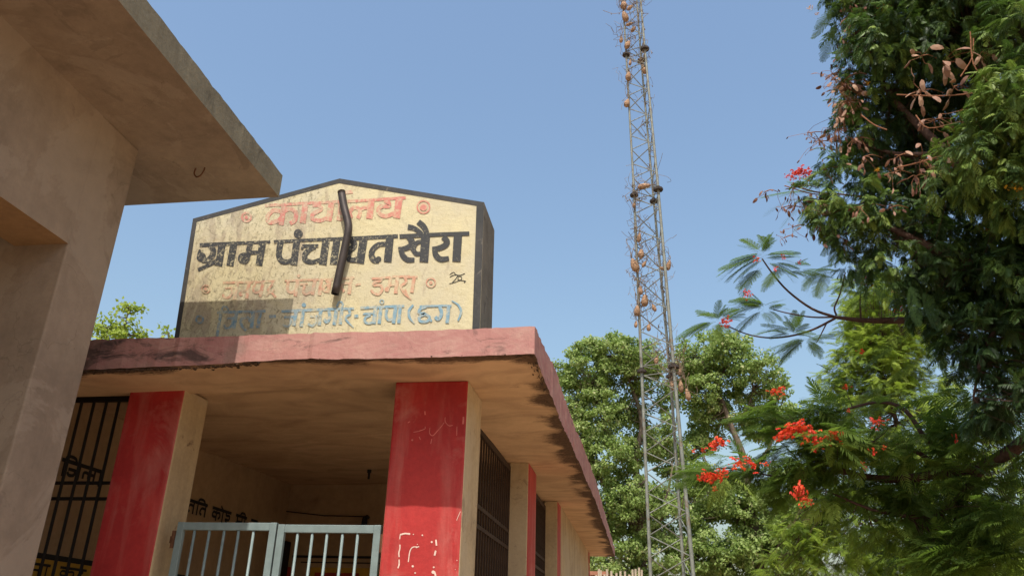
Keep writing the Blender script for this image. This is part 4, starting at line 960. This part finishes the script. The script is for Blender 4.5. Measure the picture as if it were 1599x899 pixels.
# ---- flowering tree: placed branches and leaves against the sky
GD = 10.5
GLOC = (8.6, 9.6, 0)
gb = [([None, (1900, 1000), (1800, 760), (1700, 640)], .26, .16),
      ([(1700, 650), (1640, 560), (1560, 515), (1480, 500), (1400, 500), (1350, 500), (1304, 495)], .10, .022),
      ([(1304, 495), (1268, 482), (1231, 455), (1207, 428), (1190, 404)], .020, .010),
      ([(1304, 495), (1268, 495), (1231, 489), (1207, 483)], .013, .007),
      ([(1304, 497), (1268, 515), (1231, 525), (1197, 527), (1165, 521), (1135, 508)], .017, .007),
      ([(1291, 504), (1283, 520), (1275, 535)], .010, .006),
      ([(1306, 492), (1303, 480), (1312, 458), (1320, 425)], .014, .008),
      ([(1344, 499), (1343, 470), (1345, 440)], .011, .007),
      ([(1720, 680), (1660, 640), (1599, 690), (1540, 725), (1480, 738), (1400, 748), (1340, 742), (1300, 728), (1262, 715)], .11, .02),
      ([(1340, 742), (1290, 735), (1257, 733), (1235, 743), (1208, 743), (1177, 737), (1130, 730), (1100, 735)], .018, .007),
      ([(1262, 715), (1258, 740), (1240, 762)], .010, .006),
      ([(1500, 735), (1450, 690), (1413, 640), (1370, 628), (1311, 642), (1250, 660)], .04, .008),
      ([(1480, 738), (1420, 700), (1350, 690), (1290, 690), (1240, 690)], .035, .008),
      ([(1540, 725), (1470, 800), (1380, 800), (1300, 770)], .05, .01)]
groot, gskel, _ = fern_tree('flowering_tree', 'flame tree with scarlet blossom on low branches reaching in from the right', GLOC, GD,
    [(1200, 650, 42, -.3), (1255, 640, 46), (1310, 655, 50, .3), (1370, 660, 50), (1290, 700, 50, -.5), (1230, 700, 40), (1180, 735, 34), (1130, 735, 34, -.3), (1350, 720, 55, .2), (1410, 740, 60), (1300, 760, 50), (1440, 690, 60, 0, -.1), (1490, 760, 70, 0, -.3), (1380, 810, 60, .5), (1460, 850, 60, .5, -.2), (1550, 700, 70, -.3, -.45), (1590, 800, 70, -.3, -.45), (1540, 780, 60, -.3, -.45), (1520, 870, 60, -.2, -.4), (1590, 880, 60, -.2, -.4), (1260, 745, 28), (1520, 640, 60), (1340, 620, 30, .5), (1210, 722, 30)],
    gb, 0.42, 190, 7, MAT['gul'], FB, tint=(.55, .22), depth=1.3, flat=.42, hang=.10, outward=(-.35, -.1, 0), twig=.007)
fineM = []
for s, dr, fo in ((11, .10, .15), (12, .22, .3), (13, .3, .15)):
    V, F = frond_fine(seed=s, droop=dr, fold=fo); fineM.append(fast_mesh('frond', V, F, np.full(len(V), 0.30) + RNG.normal(0, .08, len(V)), MAT['gul']))
darkM = []
for s_ in (21, 22):
    V, F = frond_fine(seed=s_, droop=.2, fold=.3); darkM.append(fast_mesh('frond', V, F, np.full(len(V), 0.36) + RNG.normal(0, .1, len(V)), MAT['dark']))
def place_frond(parent, loc, b_, t_, dz, me, roll=0.0, wide=1.0):
    p = atd(b_[0], b_[1], GD); q = atd(t_[0], t_[1], GD + dz); d = Vector(q - p); L = d.length / 0.97
    y = d.normalized(); upv = Vector((0.0, -0.35, 1)); x = y.cross(upv).normalized(); z = x.cross(y)
    M_ = Matrix((x, y, z)).transposed() @ Matrix.Rotation(roll, 3, 'Y')
    o = bpy.data.objects.new('frond', me); COL.objects.link(o)
    o.parent = parent
    o.matrix_local = Matrix.Translation(Vector(p) - Vector(loc)) @ M_.to_4x4() @ Matrix.Diagonal((L * wide, L, L, 1))
zz = lambda u, v: (1060 + u / 4.085, 340 + v / 4.085)
FR = [((520, 215), (415, 130)), ((535, 215), (572, 100)), ((540, 225), (590, 135)), ((530, 235), (270, 302)), ((525, 225), (330, 260)), ((540, 250), (300, 325)), ((545, 265), (400, 340)), ((525, 320), (365, 430)), ((545, 240), (740, 192)), ((560, 260), (720, 235)), ((570, 285), (740, 330)), ((640, 320), (545, 410)), ((620, 290), (760, 300)),
      ((530, 555), (295, 548)), ((520, 590), (372, 682)), ((540, 560), (390, 500)), ((560, 570), (658, 502)), ((560, 580), (685, 540)), ((580, 590), (650, 635)), ((540, 600), (600, 640)), ((520, 575), (420, 520)), ((545, 575), (480, 480)),
      ((250, 640), (132, 590)), ((245, 660), (22, 738)), ((265, 640), (368, 575)), ((290, 650), (430, 610)), ((260, 680), (335, 705)), ((258, 670), (262, 745)), ((240, 650), (285, 560)), ((200, 670), (70, 700)),
      ((720, 715), (548, 672)), ((715, 735), (596, 742)), ((700, 745), (590, 690)), ((740, 720), (785, 600)), ((745, 730), (822, 680)), ((735, 740), (690, 650)), ((730, 745), (860, 730)),
      ((820, 770), (588, 832)), ((800, 775), (615, 885)), ((830, 770), (975, 738)), ((830, 785), (925, 835)), ((820, 790), (880, 862)), ((800, 770), (690, 800)), ((840, 765), (900, 790)),
      ((730, 300), (830, 270)), ((700, 340), (850, 350)), ((780, 340), (900, 330)), ((860, 340), (990, 300)), ((900, 340), (800, 420)), ((940, 345), (860, 470))]
FR = FR + [((b_[0] + random.uniform(-12, 12), b_[1] + random.uniform(-8, 8)), (t_[0] + random.uniform(-30, 30), t_[1] + random.uniform(-20, 20))) for b_, t_ in FR] + [((b_[0] + random.uniform(-22, 22), b_[1] + random.uniform(-10, 10)), (t_[0] + random.uniform(-55, 55), t_[1] + random.uniform(-30, 30))) for b_, t_ in FR]
for i, (b_, t_) in enumerate(FR):
    place_frond(groot, GLOC, zz(*b_), zz(*t_), random.uniform(-.25, .15), fineM[i % 3], random.uniform(-.5, .5), random.uniform(.85, 1.15))
for b_, t_ in [((1285, 300), (1200, 290)), ((1280, 302), (1198, 312)), ((1275, 305), (1215, 338)), ((1285, 305), (1240, 350)), ((1270, 295), (1235, 282)), ((1300, 298), (1255, 275)), ((1295, 310), (1262, 345)), ((1290, 290), (1220, 300)), ((1310, 300), (1250, 320)), ((1320, 290), (1280, 262)), ((1310, 310), (1275, 330)),
               ((1400, 500), (1340, 470)), ((1400, 495), (1350, 520)), ((1420, 490), (1370, 450)), ((1380, 470), (1325, 450)), ((1370, 450), (1320, 480)), ((1380, 520), (1325, 535)), ((1420, 520), (1365, 545)), ((1350, 440), (1310, 450)), ((1400, 540), (1350, 570)), ((1440, 560), (1390, 590)), ((1370, 600), (1320, 590)), ((1400, 620), (1340, 640))]:
    place_frond(groot, GLOC, b_, t_, random.uniform(-.25, .15), fineM[random.randrange(3)], random.uniform(-.5, .5))
m = MB(); m.tube(catmull([atd(x, y, GD) for x, y in ((1500, 330), (1400, 315), (1330, 305), (1275, 300), (1235, 288))], 4), .011, 6); o = m.build('branch', MAT['bark3']); o.parent = groot; child(o, GLOC)
# some sharper fronds round the flowers of the lower branches
for i in range(170):
    bx, by = random.choice([(1257, 715), (1300, 700), (1235, 690), (1210, 740), (1150, 733), (1120, 733), (1290, 735), (1260, 660), (1311, 642), (1220, 655), (1350, 690), (1400, 745), (1240, 762), (1180, 738)])
    bx += random.uniform(-25, 25); by += random.uniform(-10, 10)
    an = random.gauss(math.pi, 1.0); L_ = random.uniform(45, 85)
    place_frond(groot, GLOC, (bx, by), (bx + L_ * math.cos(an), by - .45 * L_ * math.sin(an) + random.uniform(-4, 14)), random.uniform(-.35, .25), fineM[i % 3], random.uniform(-.5, .5))
# flowers
def flower_cluster(seed, n=26):
    r_ = random.Random(seed); V = []; F = []; T = []
    for k in range(n):
        c = np.array([r_.gauss(0, .33), r_.gauss(0, .3), r_.gauss(0, .20)]); t0 = r_.random(); ax = np.array([r_.gauss(0, .5), r_.gauss(0, .5) - .3, 1.0]); ax /= np.linalg.norm(ax)
        u = np.cross(ax, [1, 0, 0]); u /= np.linalg.norm(u); v_ = np.cross(ax, u)
        for p in range(5):
            a = 2 * math.pi * p / 5 + r_.uniform(-.2, .2); d = math.cos(a) * u + math.sin(a) * v_; e = np.cross(ax, d); s = r_.uniform(.10, .19); o = len(V)
            V += [tuple(c), tuple(c + d * s * .6 + e * s * .4 + ax * .04), tuple(c + d * s - ax * .05), tuple(c + d * s * .6 - e * s * .4 + ax * .04)]; F.append((o, o+1, o+2, o+3)); T += [min(1, t0 * .8 + r_.random() * .2)] * 4
    return fast_mesh('flower_cluster', np.array(V), np.array(F), np.array(T), MAT['petal'])
FC = [flower_cluster(1, 38), flower_cluster(2, 28), flower_cluster(3, 9)]
for x, y, sx, sy, k in [(1120, 692, 18, 10, 0), (1083, 703, 6, 4, 2), (1098, 702, 7, 5, 2), (1165, 723, 22, 9, 1), (1145, 728, 10, 6, 2), (1106, 744, 18, 11, 0), (1128, 738, 12, 8, 1), (1116, 762, 7, 5, 2),
        (1228, 676, 22, 11, 0), (1246, 667, 20, 10, 0), (1264, 676, 15, 12, 1), (1276, 688, 11, 9, 1), (1302, 680, 14, 9, 1), (1272, 702, 7, 5, 2), (1248, 765, 12, 13, 0), (1256, 780, 10, 8, 1), (1265, 783, 8, 6, 2), (1213, 611, 14, 7, 1), (1224, 605, 6, 4, 2),
        (1198, 723, 8, 5, 2), (1350, 437, 12, 8, 1), (1133, 501, 9, 6, 1), (1134, 509, 7, 4, 2), (1167, 458, 8, 6, 1), (1223, 401, 6, 6, 2), (1211, 419, 6, 6, 2), (1248, 409, 5, 5, 2), (1252, 268, 15, 7, 0), (1240, 272, 10, 6, 1), (1228, 275, 6, 4, 2), (1262, 272, 9, 5, 1), (1300, 258, 5, 4, 2), (1181, 405, 10, 5, 2),
        (1345, 548, 10, 5, 2), (1322, 603, 10, 5, 2), (1370, 658, 13, 8, 1), (1363, 704, 8, 8, 2), (1348, 725, 6, 10, 2), (1381, 698, 5, 5, 2), (1306, 677, 10, 8, 2), (1548, 384, 9, 7, 2), (1533, 357, 12, 7, 1), (1397, 484, 9, 6, 2), (1408, 480, 8, 6, 2),
        (1395, 453, 6, 5, 2), (1325, 640, 5, 4, 2), (1492, 683, 6, 9, 2)]:
    o = bpy.data.objects.new('flower_cluster', FC[k]); COL.objects.link(o); p = atd(x, y, GD - 1.0); s = np.linalg.norm(p - CAM) / FPX
    o['kind'] = 'stuff'; o.parent = groot; o.location = Vector(p) - Vector(GLOC); o.scale = (sx * s * 1.5, sx * s * 1.3, sy * s * 2.4); o.rotation_euler = (random.uniform(-.3, .3), random.uniform(-.3, .3), random.uniform(0, 6))

# ---- dark tree, upper right
DD = 9.0; DLOC = (7.6, 7.2, 0)
de = [(1395, 20, 74, 0, 0), (1335, 38, 34, 0, .1), (1460, 30, 84, -.3, 0), (1545, 10, 80, 0, 0), (1640, 60, 90, -.5, .2), (1328, 105, 30, 0, .15), (1340, 150, 36, -.1, .15), (1390, 130, 66, .3, -.05), (1375, 60, 50, -.5, .12), (1480, 120, 80, .9, -.25), (1555, 100, 70, 1.0, -.3), (1590, 150, 60, -.9, .45), (1345, 205, 40, 0, .1), (1400, 215, 66, .5, -.15), (1470, 220, 80, 1.0, -.3), (1570, 215, 70, -.9, .4), (1520, 260, 60, -.7, .3), (1600, 290, 70, -.5, .2),  # last value: leaf tint, painting sunlit clumps lighter and shaded hollows darker
      (1305, 240, 22, 0, .05), (1325, 280, 42, -.1, .2), (1275, 300, 22, 0, .25), (1300, 325, 34, -.2, .3), (1345, 320, 44, -.2, .2), (1400, 310, 66, .3, -.1), (1470, 330, 80, .6, -.25), (1560, 350, 80, .3, -.1), (1340, 375, 42, 0, .05), (1300, 370, 20, 0, .1), (1420, 390, 62, 0, 0), (1490, 410, 66, .2, -.2), (1560, 440, 70, 0, -.15), (1610, 450, 80, 0, -.2), (1385, 430, 34, 0, -.1), (1330, 415, 20, 0, -.2), (1460, 470, 50, .3, -.3), (1530, 510, 62, .3, -.4), (1600, 540, 70, 0, -.35), (1550, 590, 50, .2, -.4), (1620, 630, 60, 0, -.3), (1500, 545, 34, .2, -.35), (1535, 640, 26, .2, -.4), (1680, 200, 100, 0, 0), (1690, 400, 100, 0, 0), (1620, -50, 110, 0, 0), (1480, -60, 100, 0, 0), (1370, -40, 70, 0, 0)]
droot, dskel, DE = fern_tree('copperpod_tree', 'dark dense tree hung with coppery seed pods filling the upper right corner', DLOC, DD, de,
    [([None, ('w', 7.3, 7.4, 2.5), ('w', 6.6, 8.0, 4.6), (1640, 380)], .3, .16), ([(1640, 420), (1560, 330), (1480, 240), (1400, 160), (1350, 80)], .10, .02), ([(1640, 420), (1540, 420), (1440, 380), (1340, 330), (1280, 310)], .08, .015),
     ([(1640, 380), (1600, 250), (1540, 120), (1500, 20)], .11, .03), ([(1600, 470), (1540, 540), (1520, 620)], .05, .01), ([(1480, 240), (1400, 240), (1330, 220)], .04, .01), ([(1570, 90), (1600, 200), (1650, 300)], .05, .03)],
    0.16, 3900, 8, MAT['dark'], FBD, tint=(.40, .24), shell=.2, depth=1.0, hang=.45, twig=.004, bark='bark2')

for b_, t_ in [((1300, 20), (1272, 66)), ((1306, 35), (1286, 92)), ((1312, 8), (1278, 38)), ((1332, 55), (1302, 100)), ((1325, 80), (1298, 122)), ((1312, 185), (1286, 208)), ((1322, 145), (1288, 158)), ((1318, 160), (1292, 190)), ((1332, 392), (1312, 442)), ((1346, 398), (1334, 455)), ((1366, 400), (1358, 460)), ((1382, 415), (1384, 470)), ((1355, 395), (1345, 440)),
               ((1310, 345), (1268, 370)), ((1305, 330), (1262, 345)), ((1310, 360), (1285, 395)), ((1395, 430), (1400, 485)), ((1420, 440), (1425, 500)), ((1300, 5), (1262, 10)), ((1318, 230), (1290, 245)), ((1310, 370), (1292, 410)), ((1440, 450), (1452, 510)), ((1320, 215), (1300, 238)), ((1340, 5), (1318, 45))]:
    p = atd(b_[0], b_[1], DD - .2); q = atd(t_[0], t_[1], DD - .2 + random.uniform(-.2, .1)); d = Vector(q - p); L = d.length * .95; y = d.normalized(); x = y.cross(Vector((random.uniform(-1.2, 1.2), random.uniform(-.6, .3), 1.0))).normalized(); z = x.cross(y)
    o = bpy.data.objects.new('frond', darkM[random.randrange(2)]); COL.objects.link(o); o.parent = droot
    o.matrix_local = Matrix.Translation(Vector(p) - Vector(DLOC)) @ Matrix((x, y, z)).transposed().to_4x4() @ Matrix.Diagonal((L * .7, L, L, 1))
# pods
def pod_mesh(seed):
    r_ = random.Random(seed); w_ = r_.uniform(.16, .22); c = r_.uniform(-.12, .12)
    ring = [(0, 0), (.18, w_ * .8), (.5, w_), (.82, w_ * .7), (1.0, .02), (.82, -w_ * .7), (.5, -w_), (.18, -w_ * .8)]
    V = [(x, t, c * math.sin(math.pi * t) + .015) for t, x in ring] + [(x, t, c * math.sin(math.pi * t) - .015) for t, x in ring] + [(0, .5, c + .05), (0, .5, c - .05)]
    F = []
    for k in range(8):
        k2 = (k + 1) % 8; F += [(k, k2, 16, 16), (k2 + 8, k + 8, 17, 17), (k, k + 8, k2 + 8, k2)]
    return np.array(V), F
PODS = [pod_mesh(i) for i in range(3)]
def build_pods(name, T, P_, which, tv, loc):
    V = []; F = []; TT = []
    for i in range(len(P_)):
        BV, BF = PODS[which[i]]; o = len(V); V += [tuple(T[i] @ v + P_[i] - np.array(loc)) for v in BV]
        F += [tuple(dict.fromkeys(j + o for j in f)) for f in BF]; TT += [tv[i]] * len(BV)
    me = bpy.data.meshes.new(name); me.from_pydata(V, [], F); a = me.attributes.new('tint', 'FLOAT', 'POINT'); a.data.foreach_set('value', np.array(TT, np.float32)); me.materials.append(MAT['pod']); me.update(); return me
# bunches: centre px, number, spread px, pod length m, lightness, distance offset
BUN = [(1318, 140, 55, 24, .085, .45, -.2), (1325, 165, 45, 20, .09, .75, -.35), (1300, 120, 18, 14, .07, .2, 0), (1345, 30, 45, 24, .09, .35, -.2), (1325, 80, 30, 18, .07, .3, -.1), (1310, 210, 28, 20, .085, .6, -.25), (1335, 222, 10, 16, .09, .6, -.3),
       (1283, 230, 18, 26, .055, .15, 0), (1262, 215, 8, 20, .055, .1, 0), (1250, 320, 16, 18, .075, .15, 0), (1222, 330, 7, 16, .075, .15, 0), (1195, 303, 6, 10, .08, .2, 0), (1270, 345, 9, 20, .07, .2, 0), (1240, 300, 8, 20, .06, .2, 0), (1225, 375, 6, 10, .05, .1, 0), (1238, 360, 5, 14, .06, .2, 0),
       (1440, 92, 5, 12, .13, .8, -.75), (1475, 105, 9, 20, .15, .85, -.8), (1440, 148, 10, 18, .12, .85, -.8), (1490, 140, 5, 12, .12, .7, -.8), (1545, 90, 4, 10, .11, .8, -.8), (1460, 195, 9, 22, .11, .55, -.8), (1405, 248, 6, 14, .10, .85, -.8), (1440, 258, 10, 18, .10, .6, -.8), (1395, 275, 6, 14, .09, .8, -.8),
       (1480, 250, 7, 14, .10, .65, -.8), (1430, 280, 6, 12, .10, .4, -.8), (1500, 180, 6, 18, .10, .5, -.8), (1350, 250, 6, 14, .08, .5, -.6), (1345, 330, 7, 20, .08, .5, -.5), (1390, 330, 4, 14, .08, .5, -.6), (1290, 345, 22, 24, .08, .3, -.1), (1310, 375, 8, 18, .08, .3, -.1), (1290, 270, 10, 20, .07, .45, -.1)]
tw = MB(); Ts, Ps, Ws, Tv = [], [], [], []; big = []
for x, y, nn, sp, L_, li, dz in BUN:
    c = atd(x, y, DD + dz); s = np.linalg.norm(c - CAM) / FPX
    ctr = c + np.array([0, 0, sp * s * .4]); base = ctr + np.array([.35, .25, .12]) * sp / 20
    tw.tube(catmull([base, (base + ctr) / 2 + np.array([0, 0, .03]), ctr], 3), .006, 4, cap=False)
    for k in range(nn):
        e = c + RNG.normal(0, 1, 3) * sp * s * np.array([.6, .6, .55]); d = e - ctr; d = d / (np.linalg.norm(d) + 1e-6) * .6 + np.array([0, 0, -.7]) + RNG.normal(0, .35, 3)
        T = frame(d[None], RNG.normal(size=(1, 3)) + np.array([[0, -1.0, .3]]))[0] * L_ * random.uniform(.75, 1.2)
        tw.tube(catmull([ctr, (ctr + e) / 2 + RNG.normal(0, .02, 3), e], 2), .0025, 3, cap=False)
        t_ = np.clip(RNG.normal(li, .18), 0, 1)
        if dz <= -.75: big.append((T, e, random.randrange(3), t_))
        else: Ts.append(T); Ps.append(e); Ws.append(random.randrange(3)); Tv.append(t_)
me = build_pods('seed_pods', Ts, Ps, Ws, Tv, DLOC); o = bpy.data.objects.new('seed_pods', me); COL.objects.link(o); o.parent = droot; o['kind'] = 'stuff'
o = tw.build('pod_stalks', MAT['bark3']); o.parent = droot; child(o, DLOC); o['kind'] = 'stuff'
pmesh = [build_pods('seed_pod', [np.eye(3)], [np.zeros(3)], [k % 3], [t_], (0, 0, 0)) for k in range(3) for t_ in (.35, .65, .95)]
for T, e, k, t_ in big:
    o = bpy.data.objects.new('seed_pod', pmesh[k * 3 + (0 if t_ < .5 else 1 if t_ < .8 else 2)]); COL.objects.link(o); o.parent = droot
    o.matrix_local = Matrix.Translation(Vector(e) - Vector(DLOC)) @ Matrix([list(r_) for r_ in T]).to_4x4()
# long reddish stalks in the open of the dark crown
for pts in ([(1515, 50), (1520, 100), (1545, 130), (1570, 155)], [(1400, 148), (1470, 150), (1530, 145)], [(1430, 180), (1450, 200), (1500, 190)], [(1345, 180), (1365, 195), (1385, 203)], [(1400, 262), (1430, 255), (1480, 240), (1500, 230)], [(1520, 60), (1518, 90), (1500, 120)], [(1225, 290), (1270, 303), (1310, 302)]):
    m = MB(); m.tube(catmull([atd(x, y, DD - .85 if x > 1330 else DD) for x, y in pts], 4), .007, 5); o = m.build('stalk', MAT['bark3']); o.parent = droot; child(o, DLOC)
# yellow-orange blossom tufts
def tuft(x, y, s_, dz):
    n = 40; p = atd(x, y, DD + dz); s = np.linalg.norm(p - CAM) / FPX * s_
    P_ = p + RNG.normal(0, .4, (n, 3)) * s; T = frame(rand_dirs(n), rand_dirs(n)) * s * .38
    V, F, tt = scatter(LEAF, T, P_, RNG.integers(0, 2, n), RNG.random(n)); me = fast_mesh('blossom_tuft', V - np.array(DLOC), F, tt, MAT['blossom']); o = bpy.data.objects.new('blossom_tuft', me); COL.objects.link(o); o.parent = droot
for t_ in ((1383, 12, 9, -.5), (1590, 292, 12, -.9), (1354, 130, 5, -.4), (1265, 13, 4, 0), (1276, 22, 3, 0), (1370, 265, 4, -.6), (1602, 300, 12, -.8)): tuft(*t_)

# ------------------------------------------------------------------ small far things seen under the eave's end
SH = empty('brick_shed', (-1.6, 26, 0)); sl = (-1.6, 26, 0); tag(SH, 'low tan brick building glimpsed past the far end of the eave', 'building')
b = MB(); b.box(-3.4, -1.15, 25.6, 29, 0, 3.45); part(b, 'wall', MAT['shed'], root=SH, rl=sl)
b = MB(); b.box(-3.5, -1.05, 25.45, 29.1, 3.452, 3.56); part(b, 'roof', MAT['tile'], root=SH, rl=sl)
PF = empty('paling_fence', (-0.9, 24, 0)); pl = (-0.9, 24, 0); tag(PF, 'tall fence of bleached palings at the far end of the office wall', 'fence')
pm = None; rr = random.Random(2)
for k in range(16):
    x = -1.35 + k * 0.085
    m = MB(); m.tube([(0, 0, 0), (rr.uniform(-.02, .02), 0, 1.7), (rr.uniform(-.03, .03), 0, 3.45 + rr.uniform(-.12, .12))], .032, 6); o = m.build('paling', MAT['wood']); o.parent = PF; o.location = Vector((x, 24, 0)) - Vector(pl)
b = MB(); b.box(-1.45, 0.05, 24.04, 24.08, 2.4, 2.5); b.box(-1.45, 0.05, 24.04, 24.08, 1.2, 1.3); part(b, 'rail', MAT['wood'], root=PF, rl=pl)
print('tris', sum(len(m.polygons) for m in bpy.data.meshes) * 2)
